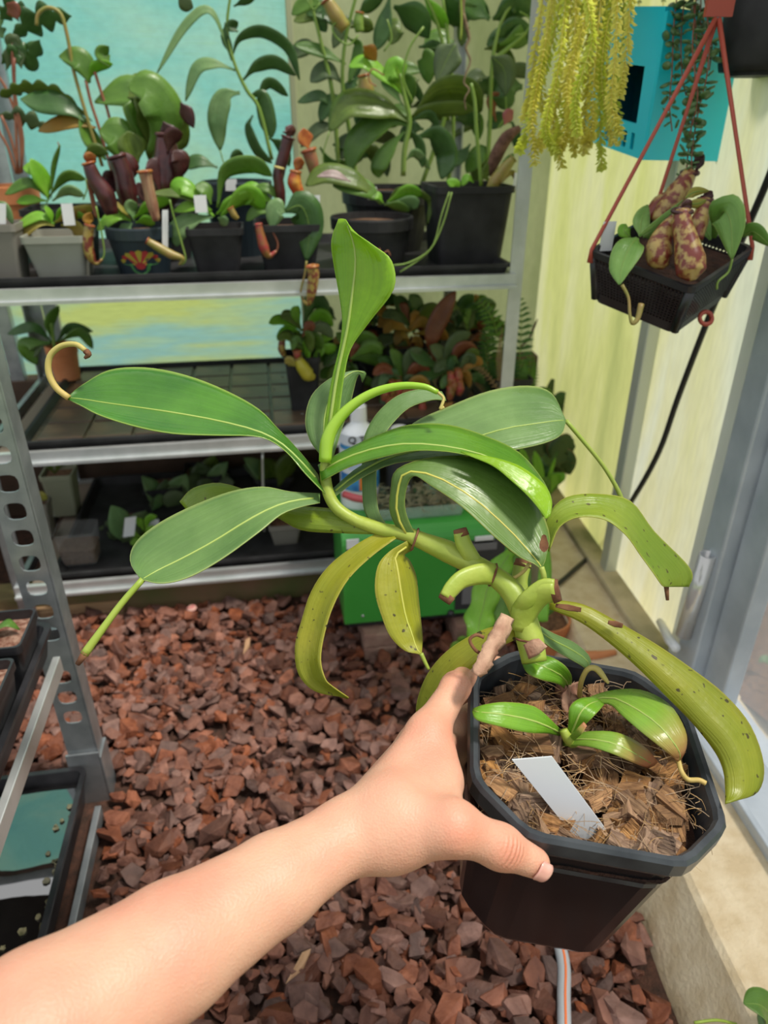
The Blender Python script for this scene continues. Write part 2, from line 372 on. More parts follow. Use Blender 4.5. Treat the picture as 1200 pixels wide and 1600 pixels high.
STEM = mat('stem_yellowgreen', (.24,.33,.035), (.33,.40,.06), rough=.45, scale=30, bump=.15)
TEN = mat('tendril_green', (.22,.33,.03), (.30,.36,.06), rough=.5)
TENB = mat('tendril_buff', (.48,.34,.10), (.40,.36,.10), rough=.6)
# background leaves
BG1 = leafmat('bg_green', (.075,.18,.022), (.14,.28,.04), rough=.35, trans=.3, edge=(.2,.32,.08))
BG2 = leafmat('bg_dark_green', (.035,.10,.022), (.08,.18,.045), rough=.35, trans=.25)
BG3 = leafmat('bg_olive', (.085,.15,.02), (.15,.22,.035), rough=.35, trans=.3, vein=.3)
BG4 = leafmat('bg_bright', (.15,.40,.02), (.26,.50,.05), rough=.35, trans=.35)
BG5 = leafmat('bg_yellow', (.36,.38,.05), (.40,.30,.09), rough=.4, trans=.3)
BG6 = leafmat('bg_pale', (.14,.28,.10), (.24,.38,.15), rough=.4, trans=.3)
BRD = leafmat('bg_maroon', (.035,.010,.012), (.08,.02,.018), rough=.35, trans=.12)
BRB = leafmat('bg_redbrown', (.16,.045,.02), (.27,.09,.035), rough=.35, trans=.2)
BOR = leafmat('bg_orange', (.42,.20,.03), (.30,.22,.04), rough=.45, trans=.3)
BMU = leafmat('bg_muted', (.07,.12,.045), (.12,.17,.07), rough=.45, trans=.25)
BST = mat('bg_stem', (.13,.24,.03), (.2,.3,.06), rough=.5)
BSR = mat('bg_red_stem', (.22,.07,.04), (.3,.12,.06), rough=.5)
PIT = mat('pitcher_maroon', (.030,.008,.010), (.085,.018,.018), rough=.3, scale=40)
PIG = mat('pitcher_mottled', (.30,.22,.05), (.16,.03,.02), rough=.35, scale=110, sharp=(.45,.55))
PIR = mat('pitcher_red', (.34,.04,.045), (.22,.12,.03), rough=.35, scale=70)
PIL = mat('pitcher_lip_red', (.25,.05,.02), (.4,.16,.04), rough=.25, scale=60)
PIO = mat('pitcher_olive', (.22,.22,.04), (.3,.2,.06), rough=.4, scale=50)

# ------------------------------------------------------------------ setting
YB = 2.02; XW = .735; WS = .06      # back wall distance, right wall offset and its slight skew
def xw(y): return XW + WS*(y-1.25)
def WR(px, py, off=0):
    r = ray(px, py); t = (XW-off-WS*1.25)/(r.x-WS*r.y); return CAM + r*t
def plane(name, pts, m): return struct(mk(name, pts, [tuple(range(len(pts)))], m, None, False))
plane('floor', [(-1.6,-.8,0),(1.5,-.8,0),(1.5,2.4,0),(-1.6,2.4,0)], peat)
grass_out = mat('outside_grass', (.12,.20,.04), (.2,.26,.07), rough=.95, scale=20)
plane('ground', [(-14,-14,-.04),(14,-14,-.04),(14,14,-.04),(-14,14,-.04)], grass_out)
teal_sheet = sheetmat('teal_sheet', [(.28,.70,.74),(.34,.78,.78),(.48,.84,.78),(.56,.78,.48)], (.30,.45,.60,.80), (1,1,1.6), 3.2, trans=.85, ripple=.6)
olive_sheet = sheetmat('olive_sheet', [(.30,.34,.16),(.46,.47,.28),(.52,.55,.33)], (.3,.5,.7), (1.5,1,.7), 3, trans=.6)
yell_sheet = sheetmat('yellowgreen_sheet', [(.48,.52,.20),(.64,.66,.27),(.72,.72,.42),(.58,.60,.42)], (.28,.45,.62,.78), (2.2,2.2,.5), 3.0, trans=.72)
XT = WY(458, 200, YB).x; WT = 1.7
# the two sheets of the back wall, and the algae-streaked band low down
plane('wall_back', [(-1.5,YB,.66),(XT,YB,.66),(XT,YB,WT),(-1.5,YB,WT)], teal_sheet)
band_sheet = sheetmat('algae_sheet', [(.78,.84,.26),(.66,.82,.50),(.42,.72,.74),(.76,.82,.30)], (.32,.44,.55,.68), (.5,1,3.4), 2.2, trans=.92, ripple=.3)
plane('wall_back_lower', [(-1.5,YB,.40),(XT,YB,.40),(XT,YB,.66),(-1.5,YB,.66)], band_sheet)
struct(box('wall_back_base', (-.3,YB-.03,.20), (2.2,.06,.40), mat('base_timber',(.055,.035,.022),(.10,.06,.04),rough=.9,scale=9,bump=.6), bv=.004))
struct(box('wall_left_base', (-.9,1.6,.20), (.05,.9,.40), MATS['base_timber'], bv=.004))
plane('wall_back_right', [(XT,YB,.40),(xw(YB),YB,.40),(xw(YB),YB,WT),(XT,YB,WT)], olive_sheet)
struct(box('trim_1', (XT+.004,YB-.012,WT/2), (.016,.02,WT), mat('olive_trim',(.40,.42,.26),rough=.5), bv=.003))
# right wall: two sheets and the frame strip between them, sill below
def wr(y, z, off=0): return Vector((xw(y)-off, y, z))
YJ = 1.268
plane('wall_right_far', [wr(YJ,.10), wr(YB,.10), wr(YB,WT), wr(YJ,WT)], yell_sheet)
yell2 = sheetmat('pale_yellow_sheet', [(.66,.66,.34),(.72,.71,.46),(.72,.74,.60),(.60,.65,.56)], (.28,.45,.62,.78), (2.4,2.4,.5), 3.2, trans=.72)
YP = .90
plane('wall_right_near', [wr(YP,.10), wr(YJ,.10), wr(YJ,WT), wr(YP,WT)], yell2)
yd = Vector((WS,1,0)).normalized(); xd = Vector((1,-WS,0)).normalized()
struct(box('trim_2', wr(YJ,.9,.014), (.026,.035,1.6), mat('frame_pale',(.55,.58,.50),rough=.4,metal=.3), X=xd, Y=yd, bv=.003))
struct(box('trim_3', wr(YP-.02,.9,.012), (.05,.055,1.6), alu_dull, X=xd, Y=yd, bv=.004))
struct(box('trim_4', wr(YP-.085,.9,.002), (.03,.06,1.6), alu_dull, X=xd, Y=yd, bv=.004))
struct(box('trim_5', wr(YP+.045,.9,.004), (.012,.06,1.6), glassmat('clear_strip',(.75,.78,.72),.12,.75), X=xd, Y=yd, bv=.002))
struct(box('trim_6', wr(1.46,.107,.02), (.05,1.06,.016), concmoss, X=xd, Y=yd, bv=.003))
poly = glassmat('clear_polythene', (.80,.84,.86), .18, .55)
plane('window_1', [wr(.2,.10,-.02), wr(YP-.1,.10,-.02), wr(YP-.1,WT,-.02), wr(.2,WT,-.02)], poly)
# concrete kerb under the right wall
def kerb():
    R = []
    for y in np.linspace(-.5, YB, 14):
        d = .12*(y-.55); j = .004*math.sin(y*9)
        R.append([Vector((.462+d*.9+j,y,0)), Vector((.508+d*.9+j,y,.094)), Vector((.516+d*.9+j,y,.10)), Vector((xw(y)+.10,y,.10)), Vector((xw(y)+.10,y,0))])
    n = 5; V = [v for r in R for v in r]; F = []
    for i in range(len(R)-1):
        for k in range(n): a = i*n+k; b = i*n+(k+1) % n; F.append((a,b,b+n,a+n))
    F += [(4,3,2,1,0), tuple((len(R)-1)*n+k for k in range(n))]
    return struct(mk('trim_7', V, F, conc, None, False))
kerb()
# door sill: dull metal channel lying on the kerb in front of the post
struct(box('trim_8', (xw(.62)-.005,.62,.106), (.12,.50,.014), alu_dull, X=xd, Y=yd, bv=.003))
struct(box('trim_9', (xw(.62)-.062,.62,.117), (.010,.50,.012), alu_dull, X=xd, Y=yd, bv=.002))
# outside bed seen through the clear sheet
o = mk('soil_bed', [Vector((.78+.45*i/8, .55+.6*j/8, .10+.05*noise.noise(Vector((i*.6,j*.6,0))))) for j in range(9) for i in range(9)],
   [(j*9+i,j*9+i+1,j*9+i+10,j*9+i+9) for j in range(8) for i in range(8)], soil)
struct(o)
# timber edging below the back rack
struct(box('baseboard_back', (.0,1.46,.035), (1.5,.07,.07), woodmoss, bv=.006))
struct(box('baseboard_left', (-.62,1.43,.02), (.5,.05,.045), wood, bv=.006))

# ------------------------------------------------------------------ bark mulch
def hull_mesh(name, sx, sy, sz, n, seed, m):
    rnd = random.Random(seed); bm = bmesh.new()
    for i in range(n):
        a = rnd.uniform(0, 2*math.pi); r = rnd.uniform(.7, 1)
        bm.verts.new((sx*r*math.cos(a), sy*r*math.sin(a), sz*rnd.choice((-1, 1))*rnd.uniform(.45, 1)))
    res = bmesh.ops.convex_hull(bm, input=bm.verts)
    bmesh.ops.delete(bm, geom=[v for v in bm.verts if not v.link_faces], context='VERTS')
    bmesh.ops.recalc_face_normals(bm, faces=bm.faces)
    me = bpy.data.meshes.new(name); bm.to_mesh(me); bm.free(); me.materials.append(m); return me
CH = [hull_mesh('bark_chip', .021*random.uniform(.7,1.2), .0135*random.uniform(.7,1.2), .0065*random.uniform(.7,1.4), 15, 100+i, bark) for i in range(12)]
CHP = hull_mesh('bark_chip', .03, .007, .004, 14, 990, barkpale)
def on_floor(x, y):
    if x > .455+.11*(y-.55)-.012 or y > 1.41: return False
    if x < -.305 and y < .945: return False
    if 1.155 < y < 1.35 and (.14 < x < .23 or .335 < x < .425): return False
    if (x-.52)**2+(y-1.13)**2 < .0032: return False
    return True
spots = []
rb = random.Random(3)
for i in range(7500):
    y = .16+1.26*rb.random(); x = -.62+1.2*rb.random()
    if on_floor(x, y): spots.append((x, y, rb.random()*.022+.004))
def xform(x, y, z):
    return Matrix.Translation((x, y, z)) @ Matrix.Rotation(rb.uniform(0, 6.28), 4, 'Z') @ Matrix.Rotation(rb.gauss(0, .35), 4, 'X') @ Matrix.Rotation(rb.gauss(0, .3), 4, 'Y') @ Matrix.Scale(rb.choice((.4,.55,.7,.85,1,1.2,1.45)), 4)
# the topmost chips nearest the eye are things of their own, the rest one mulch bed
def seen(x, y):
    v = Vector((x, y, .02))-CAM; d = v.dot(FWD); px = 600+FPX*v.dot(RGT)/d; py = 800-FPX*v.dot(UPV)/d
    hidden = (py > 1290+(560-px)*.5 and px < 560) or (690 < px < 1110 and 1020 < py < 1480) or py > 1640 or px < 60
    return (not hidden) and 150 < px < 1060, d
cand = sorted([(seen(x, y)[1], i) for i, (x, y, z) in enumerate(spots) if seen(x, y)[0] and z > .014])
top = set(i for d, i in cand[:300])
V = []; F = []
for i, (x, y, z) in enumerate(spots):
    if i in top:
        o = bpy.data.objects.new('bark_chip', rb.choice(CH)); COL.objects.link(o); o.matrix_world = xform(x, y, max(z, .013)+.004)
        tag(o, 'chunky red-brown bark chip loose on top of the floor mulch', 'bark chip', 'loose bark chips on the floor')
    else:
        me = rb.choice(CH); X = xform(x, y, z); k = len(V)
        V += [X @ v.co for v in me.vertices]; F += [tuple(q+k for q in p.vertices) for p in me.polygons]
o = mk('bark_mulch', V, F, bark, None, False); tag(o, 'red-brown bark mulch covering the floor', 'bark mulch'); o['kind'] = 'stuff'
for k, (px, py, a, lb) in enumerate(((465,1512,.9,'pale splinter of stripped wood lying on the mulch near the hose'), (295,952,.2,None), (385,1010,1.4,'long thin pale wood splinter on the mulch below the back rack'), (648,1350,.5,'small pale wood splinter on the mulch beside the hand'))):
    P = WZ(px, py, .034)
    if lb is None:
        o = mk('fallen_petal', [P+Vector((math.cos(t)*.018*(.6+.4*math.cos(t)), math.sin(t)*.009, .004*math.sin(2*t)+h)) for h in (0,.004) for t in [i*math.pi/6 for i in range(12)]],
               [tuple(range(11,-1,-1)), tuple(range(12,24))]+[(i,(i+1)%12,(i+1)%12+12,i+12) for i in range(12)], mat('petal_pink',(.42,.12,.12),(.55,.35,.28),rough=.6,scale=60), None, True, origin=P)
        tag(o, 'pinkish fallen petal lying on the bark below the back rack', 'petal')
    else:
        o = bpy.data.objects.new('wood_splinter', CHP); COL.objects.link(o); o.location = P; o.rotation_euler = (0,0,a); tag(o, lb, 'wood splinter')
# hose on the floor
hp = [WZ(880,1480,.034)+Vector((0,.05,0)), WZ(880,1500,.034), WZ(881,1560,.034), WZ(882,1640,.034), WZ(880,1760,.034)]
hp = [hp[0]+Vector((.0,.3,-.004)), hp[0]+Vector((.005,.12,0))]+hp
hs_ = thing('garden_hose', 'grey garden hose with an orange stripe on the bark mulch', 'hose', hp[2])
h1 = tube('hose_body', hp, .0085, hose_m, hs_, seg=12)
tube('stripe', [p+Vector((.0008,0,.0075)) for p in hp], .0018, hose_o, h1, seg=6, label='orange stripe')

# ------------------------------------------------------------------ back rack (posts, three shelves) and its trays
def lpost(name, x, y, z0, z1, sx, sy, m, parent, wd=.034, th=.003):
    return multi(name, [box_vf((x-sx*wd/2, y, (z0+z1)/2), (wd, th, z1-z0)), box_vf((x, y-sy*wd/2, (z0+z1)/2), (th, wd, z1-z0))], m, parent)
rack = thing('shelf_rack', 'galvanised steel three-shelf rack standing along the back wall', 'shelf rack', (0,1.66,0))
RXL, RXR, RYF, RYB = -.585, .505, 1.40, 1.93; TXL = -.503
for x, sx in ((RXL,-1),(RXR,1)):
    for y, sy in ((RYF,-1),(RYB,1)):
        lpost('post', x, y, 0, 1.5, sx, sy, alu if sx > 0 else steel, rack, wd=.026 if sx > 0 else .034)
for zb in (.105,.415,.726):
    s = mk('shelf', *box_vf(((RXL+RXR)/2, 1.665, zb+.004), (1.02,.50,.006)), mat('shelf_board',(.20,.16,.12),rough=.8), rack, False)
    for y in (RYF-.004, RYB-.006):
        multi('front_beam' if y < 1.5 else 'rear_beam', [box_vf(((RXL+RXR)/2-.005, y-.002, zb+.002), (RXR-RXL-.02,.012,.026)), box_vf(((RXL+RXR)/2-.005, y-.006, zb-.008), (RXR-RXL-.02,.022,.006))], alu, s)
    for x in (RXL+.006, RXR-.006):
        mk('side_beam', *box_vf((x,1.665,zb-.002), (.012,.5,.024)), steel, s, False)
def tray(name, label, x0, x1, y0, y1, z, hgt, m, wd=.008):
    t = thing(name, label, 'tray', ((x0+x1)/2,(y0+y1)/2,z))
    cx, cy, hx, hy = (x0+x1)/2, (y0+y1)/2, (x1-x0)/2, (y1-y0)/2
    R = [rsq(cx,cy,z,hx-.012,hy-.012,.01), rsq(cx,cy,z+hgt-.006,hx-.004,hy-.004,.014), rsq(cx,cy,z+hgt-.006,hx,hy,.016), rsq(cx,cy,z+hgt,hx,hy,.016),
         rsq(cx,cy,z+hgt,hx-wd,hy-wd,.012), rsq(cx,cy,z+.006,hx-wd-.012,hy-wd-.012,.01)]
    loft('tray_body', R, m, t, cap0=True, cap1=True)
    return t
Z1 = .726+.011; Z2 = .415+.011; Z3 = .105+.011
t1 = tray('plant_tray', 'long shallow black tray on the top shelf under the potted plants', TXL, RXR-.02, 1.40, 1.90, Z1-.003, .024, blackm)
t2 = tray('plant_tray', 'wet muddy black tray with square plates on the middle shelf', TXL, RXR-.02, 1.40, 1.91, Z2-.003, .024, blackm)
t3 = tray('plant_tray', 'long black tray on the lowest shelf under the dim plants', TXL, RXR-.02, 1.40, 1.90, Z3-.003, .024, blackm)
mud = mat('muddy_plate', (.105,.074,.050), (.25,.155,.088), rough=.34, scale=7, bump=.2, sharp=(.45,.62), spec=.4)
mk('wet_bed', *box_vf(((RXL+RXR)/2,1.655,Z2+.006), (.93,.45,.006)), mat('mud',(.16,.115,.065),(.06,.045,.03),rough=.3,scale=24,bump=.6), t2, False)
pr_me = None
for i in range(10):
    for j in range(5):
        x = -.43+.095*i; y = 1.475+.092*j
        if pr_me is None:
            p_ = box('plate', (x,y,Z2+.011), (.088,.085,.006), mud, t2, bv=.002); pr_me = p_
            p0 = Vector((x,y,Z2+.011))
        else:
            p_ = pr_me.copy(); COL.objects.link(p_); p_.parent = t2; p_.location = Vector((x,y,Z2+.011+rb.uniform(-.001,.001)))-p0
# droplets standing on the wet tray
drops = []
for i in range(46):
    x, y = rb.uniform(-.45,.1), rb.uniform(1.45,1.88); r = rb.uniform(.002,.004)
    k = [Vector((x+math.cos(a)*r*q, y+math.sin(a)*r*q, Z2+.0145+h)) for q, h in ((1,0),(.6,.0015)) for a in [n_*math.pi/4 for n_ in range(8)]]
    drops.append((k, [(n_,(n_+1)%8,(n_+1)%8+8,n_+8) for n_ in range(8)]+[tuple(range(8,16))]))
o = multi('water_drops', drops, mat('water_drop',(.25,.25,.24),rough=.05,spec=1), t2, True); o['kind'] = 'stuff'
# wall studs seen behind the left end of the rack
struct(box('trim_10', (-.66,1.98,.6), (.035,.03,1.2), steel, bv=.002)); struct(box('trim_11', (-.545,1.985,.6), (.035,.02,1.2), steel, bv=.002))

# ------------------------------------------------------------------ left rack with perforated post
lr = thing('shelf_rack', 'galvanised rack with a slotted corner post beside the red bark', 'shelf rack', (-.53,.6,0))
LX, LY_, LW = -.322, .930, .045
def slotted(name, org, U, Vv, width, z0, z1, pitch, hw, hh, gaps, m, parent, th=.0025):
    """flange with a row of rounded slots"""
    V = []; F = []; K = 16; n = int((z1-z0)/pitch)
    for q in range(n):
        zc = z0+pitch*(q+.5); k0 = len(V)
        if any(a < zc < b for a, b in gaps):
            V += [org+U*a+Vv*b for a, b in ((0,zc-pitch/2),(width,zc-pitch/2),(width,zc+pitch/2),(0,zc+pitch/2))]; F.append((k0,k0+1,k0+2,k0+3)); continue
        for i in range(K):
            a = 2*math.pi*i/K; c, s = math.cos(a), math.sin(a); sc = 1/max(abs(c), abs(s))
            V.append(org+U*(width/2+c*sc*width/2)+Vv*(zc+s*sc*pitch/2))
        for i in range(K):
            a = 2*math.pi*i/K; c, s = math.cos(a), math.sin(a)
            e = (abs(c)**3.2+abs(s)**3.2)**(-1/3.2)
            V.append(org+U*(width/2+c*e*hw)+Vv*(zc+s*e*hh))
        F += [(k0+i,k0+(i+1)%K,k0+K+(i+1)%K,k0+K+i) for i in range(K)]
    o = mk(name, V, F, m, parent, False)
    s_ = o.modifiers.new('thickness','SOLIDIFY'); s_.thickness = th; return o
p1 = slotted('post', Vector((LX-LW,LY_-.034,0)), Vector((1,0,0)), Vector((0,0,1)), LW, .085, 1.3, .0405, .0135, .0125, ((.285,.335),(.0,.16)), steel, lr)
mk('post_flange', *box_vf((LX,LY_-.017,.69), (.003,.034,1.22)), steel, p1, False)
multi('post_foot', [box_vf((LX-LW/2,LY_-.037,.055), (LW+.006,.004,.11)), box_vf((LX+.003,LY_-.017,.05), (.004,.044,.10))], steel, lr)
# second post, further left and the plain grey ones behind
slotted('post', Vector((-.80,LY_,0)), Vector((1,0,0)), Vector((0,0,1)), LW, .05, 1.3, .0405, .0135, .0125, (), steel, lr)
for z in (.318, .012):
    b_ = box('edge_beam', (LX-.004,.30,z+.012), (.010,1.10,.026), alu if z > .1 else steel, lr, bv=.001)
    box('cross_beam', ((LX-.80)/2-.0,LY_-.006,z+.010), (.48,.012,.024), mat('algae_beam',(.52,.56,.46),(.36,.42,.16),rough=.5,scale=16) if z < .1 else steel, lr, bv=.001)
ut = tray('plant_tray', 'black tray of square pots on the slotted rack', -.80, LX-.010, .10, LY_-.042, .332, .045, blackp)
lt = tray('water_tray', 'black tray of standing water at the foot of the slotted rack', -.80, LX-.018, .02, LY_-.04, .022, .065, blackp)
wv = []
wf_ = []
NX, NY = 24, 30
for j in range(NY+1):
    for i in range(NX+1):
        x = -.785+.43*i/NX; y = .045+.825*j/NY
        wv.append(Vector((x,y,.068+.0012*noise.noise(Vector((x*14,y*14,.3))))))
for j in range(NY):
    for i in range(NX): a = j*(NX+1)+i; wf_.append((a,a+1,a+NX+2,a+NX+1))
mk('water', wv, wf_, water, lt, True)
# bits of rotting leaf and bubbles floating in the tray
scraps = []
for i in range(60):
    x = rb.choice((rb.gauss(-.45,.06), rb.gauss(-.355,.01))); y = rb.gauss(.58,.1) if x < -.38 else rb.uniform(.4,.83); r = rb.uniform(.002,.006)
    x = min(x, -.352); y = min(y, .86)
    k = [Vector((x+math.cos(a)*r*rb.uniform(.6,1.2), y+math.sin(a)*r*rb.uniform(.6,1.2), .0695+h)) for h in (0,.0015) for a in [n_*math.pi/4 for n_ in range(8)]]
    scraps.append((k, [(n_,(n_+1)%8,(n_+1)%8+8,n_+8) for n_ in range(8)]+[tuple(range(8,16))]))
o = multi('floating_scraps', scraps, mat('scum',(.20,.18,.11),(.06,.06,.03),rough=.15,scale=80), lt, False); o['kind'] = 'stuff'
# ------------------------------------------------------------------ the held pot
POT_C = Vector((.2162,.3618,.5907))
def rodr(r):
    t = Vector(r).length; return Matrix.Rotation(t, 3, Vector(r).normalized())
POT_R = rodr((.0673,.1318,-.2661)); POT_I = POT_R.inverted(); PA = .09; PC = .037
def PL(x, y, z): return POT_C + POT_R @ Vector((x, y, z))
def PZ(px, py, z):
    o = POT_I @ (CAM-POT_C); r = POT_I @ ray(px, py); t = (z-o.z)/r.z; return CAM + ray(px, py)*t
def PFACE(px, py, off):   # on the pot's front face, off metres proud of the rim plane
    o = POT_I @ (CAM-POT_C); r = POT_I @ ray(px, py); t = (-(PA+off)-o.y)/r.y; return CAM + ray(px, py)*t
def octring(a, z, c=None, r=.010):
    c = c if c is not None else PC*a/PA
    P = [(a,-(a-c)),(a,a-c),(a-c,a),(-(a-c),a),(-a,a-c),(-a,-(a-c)),(-(a-c),-a),(a-c,-a)]; out = []
    for i in range(8):
        p, q, n = Vector(P[i]), Vector(P[i-1]), Vector(P[(i+1) % 8])
        A = p+(q-p).normalized()*r; B = p+(n-p).normalized()*r
        for t in (0, .5, 1): v = A*(1-t)**2+p*2*t*(1-t)+B*t*t; out.append(PL(v.x, v.y, z))
    return out
hp_ = thing('potted_pitcher_plant', 'leggy pitcher plant in a black octagonal pot gripped by a hand', 'potted plant', PL(0,0,-.165))
pb = loft('pot', [octring(.066,-.165), octring(.068,-.160), octring(.0835,-.024), octring(.0865,-.020), octring(.089,-.016)], potblk, hp_, cap1=False, smooth=False)
loft('pot_rim', [octring(.0885,-.018), octring(.0905,-.014), octring(.0905,-.003), octring(.0885,0), octring(.085,-.0005), octring(.083,-.004), octring(.0815,-.045)], potrim, pb, cap0=False, cap1=False, smooth=False)
sv = []; sf = []
G = 22
for j in range(G+1):
    for i in range(G+1):
        x = -.084+.168*i/G; y = -.084+.168*j/G
        k = abs(x)+abs(y)-(2*.083-.034)
        if k > 0: x -= math.copysign(k/2, x); y -= math.copysign(k/2, y)
        sv.append(PL(x, y, -.034+.007*noise.noise(Vector((x*40,y*40,0)))))
for j in range(G):
    for i in range(G): a = j*(G+1)+i; sf.append((a,a+1,a+G+2,a+G+1))
sub_ = mk('substrate', sv, sf, peat, hp_, True, label='dark coir substrate')
# coconut husk chips
HM = []
for q in range(7):
    rr = random.Random(40+q); bm = bmesh.new(); bmesh.ops.create_cube(bm, size=1)
    for v in bm.verts:
        v.co = Vector((v.co.x*rr.uniform(.011,.016), v.co.y*rr.uniform(.009,.014), v.co.z*rr.uniform(.017,.027)))+Vector((rr.gauss(0,.0012),rr.gauss(0,.0012),rr.gauss(0,.002)))
    bmesh.ops.subdivide_edges(bm, edges=[e for e in bm.edges if abs((e.verts[0].co-e.verts[1].co).z) > .008], cuts=2)
    for v in bm.verts: v.co += Vector((rr.gauss(0,.0009),rr.gauss(0,.0009),rr.gauss(0,.0009)))
    bmesh.ops.triangulate(bm, faces=bm.faces)
    me = bpy.data.meshes.new('husk_chip'); bm.to_mesh(me); bm.free(); me.materials.append(husk); HM.append(me)
rh = random.Random(11); off0 = LOC[hp_.name]
def over_label(P):
    v = P-CAM; d = v.dot(FWD); px = 600+FPX*v.dot(RGT)/d; py = 800-FPX*v.dot(UPV)/d
    f_ = (py-1185)/(1295-1185); return -.05 < f_ < 1.1 and 790+85*f_ < px < 875+85*f_
for i in range(190):
    x, y = rh.uniform(-.074,.074), rh.uniform(-.074,.074)
    if abs(x)+abs(y) > .118 or over_label(PL(x,y,-.02)): continue
    o = bpy.data.objects.new('husk_chip', rh.choice(HM)); COL.objects.link(o); o.parent = hp_
    M3 = POT_R @ Matrix.Rotation(rh.uniform(0,6.28),3,'Z') @ Matrix.Rotation(math.pi/2+rh.gauss(0,.3),3,'X') @ Matrix.Rotation(rh.uniform(0,6.28),3,'Z')
    s_ = rh.uniform(.6,1.2)
    o.matrix_local = Matrix.Translation(PL(x,y,-.028+rh.uniform(0,.010))-off0) @ M3.to_4x4() @ Matrix.Scale(s_,4)
# loose coir fibres
FV = []; FF = []
for i in range(640):
    x, y = rh.uniform(-.078,.078), rh.uniform(-.078,.078)
    if abs(x)+abs(y) > .122: continue
    z = -.020+rh.uniform(-.004,.010); a = rh.uniform(0,6.28); l = rh.uniform(.012,.035); cv = rh.gauss(0,.6); p = Vector((x,y,z)); k0 = len(FV)
    dz = rh.gauss(0,.25)
    for s in range(6):
        d = Vector((math.cos(a),math.sin(a),dz)); nn = Vector((-math.sin(a),math.cos(a),0))*.00022
        q = Vector((max(-.08,min(.08,p.x)),max(-.08,min(.08,p.y)),p.z))
        FV += [PL(*(q+nn)), PL(*(q-nn)), PL(*(q+Vector((0,0,.0004))))]; p = p+d*(l/5); a += cv/5; dz -= .08
    for s in range(5):
        for e in range(3): A = k0+s*3+e; B = k0+s*3+(e+1)%3; FF.append((A,B,B+3,A+3))
o = mk('coir_fibres', FV, FF, fibre, hp_, False); o['kind'] = 'stuff'
# label stake
lab = [PZ(885,1291,-.026), PZ(950,1301,-.024), PZ(862,1181,.024), None]
ln_ = (lab[1]-lab[0]).cross(lab[2]-lab[0]); r_ = ray(800,1186); lab[3] = CAM + r_*((lab[0]-CAM).dot(ln_)/r_.dot(ln_))
nrm_ = (lab[1]-lab[0]).cross(lab[3]-lab[0]).normalized()*.0012
dn = (lab[0]-lab[3])*.2
L_ = [lab[0]+dn, lab[1]+dn, lab[2], lab[3]]
mk('plant_label', L_+[p+nrm_ for p in L_], [(3,2,1,0),(4,5,6,7),(0,1,5,4),(1,2,6,5),(2,3,7,6),(3,0,4,7)], tagm, hp_, False, label='blank pale grey plant label')

# ---- stem of the plant
def S(pts): return [WD(x, y, d) for x, y, d in pts]
def K(px, d): return px*d/FPX
stem = tube('stem', S([(835,1035,.555),(828,1000,.56),(818,962,.562),(800,925,.566),(772,900,.572),(735,880,.578),(700,862,.584),(662,846,.588),(632,834,.592),(600,828,.596),(560,815,.600),(528,795,.602),(513,770,.603),(508,735,.603),(511,705,.603)]),
     [K(r,.58) for r in (19,21,19,18,16,17,18,14,12,11,10,10,10,9,7)], STEM, hp_, seg=12, sub=5)
for x, y, d, r, a in ((648,843,.588,19,(.35,-1)),(770,898,.572,19,(.35,-1)),(826,1000,.556,21,(1,.1))):
    c = WD(x,y,d-.004); t = (RGT*a[0]-UPV*a[1]).normalized(); u = t; v = FWD
    tube('stem_ring', [WD(x,y,d)+(u*math.cos(q)+v*math.sin(q))*K(r,d)*.93 for q in [i*math.pi/5 for i in range(11)]], K(1.8,d), scar, stem, sub=2, seg=6, label='brown scar ring')
def cut(pts, rad, name='cut_petiole', m=STEM, flat=.45):
    P = S(pts); o = tube(name, P, [K(r, pts[0][2]) for r in rad], m, hp_, seg=10, flat=flat, flatdir=-FWD)
    e = (P[-1]-P[-2]).normalized(); tube('dry_end', [P[-1]-e*.003, P[-1]+e*.003], [K(rad[-1],pts[0][2])*1.06, K(rad[-1],pts[0][2])*.9], scar, o, sub=1, seg=10, flat=flat, flatdir=-FWD, label='brown dried cut end')
    return o
cut([(772,897,.568),(748,897,.562),(722,905,.556),(706,920,.552),(697,934,.55)], (18,17,15,14,12))
cut([(748,890,.575),(735,868,.572),(724,848,.57),(720,832,.569)], (14,13,13,12))
cut([(812,985,.556),(820,955,.552),(842,930,.545),(868,925,.54)], (16,22,20,17))
cut([(806,962,.555),(822,940,.546),(848,918,.542),(866,917,.54)], (10,15,14,13))
cut([(815,935,.590),(812,905,.592),(817,880,.594)], (12,13,14))
tube('tendril', S([(783,902,.57),(800,904,.568),(818,893,.565),(827,880,.565)]), K(3.2,.57), TENB, hp_, seg=6)
# dried curled leaf hanging over the rim
ribbon('dry_leaf', S([(783,958,.55),(768,985,.535),(755,1008,.525),(745,1030,.517),(736,1050,.512)]), S([(793,962,.545),(782,990,.53),(768,1018,.52),(757,1040,.512),(746,1056,.508)]), S([(803,968,.55),(792,1000,.537),(776,1022,.527),(766,1045,.518),(752,1058,.514)]), drybrown, hp_, wave=.002, wfreq=18, label='shrivelled brown dead leaf')
tube('dry_tendril', S([(753,1022,.53),(742,1015,.53),(734,1000,.53),(744,992,.53),(756,996,.53)]), K(3,.53), scar, hp_, seg=6)
ribbon('dry_scale', S([(818,1008,.548),(830,1000,.545),(842,998,.545)]), S([(822,1018,.545),(838,1010,.542),(850,1005,.542)]), S([(826,1030,.545),(842,1022,.543),(855,1010,.543)]), drybrown, hp_)

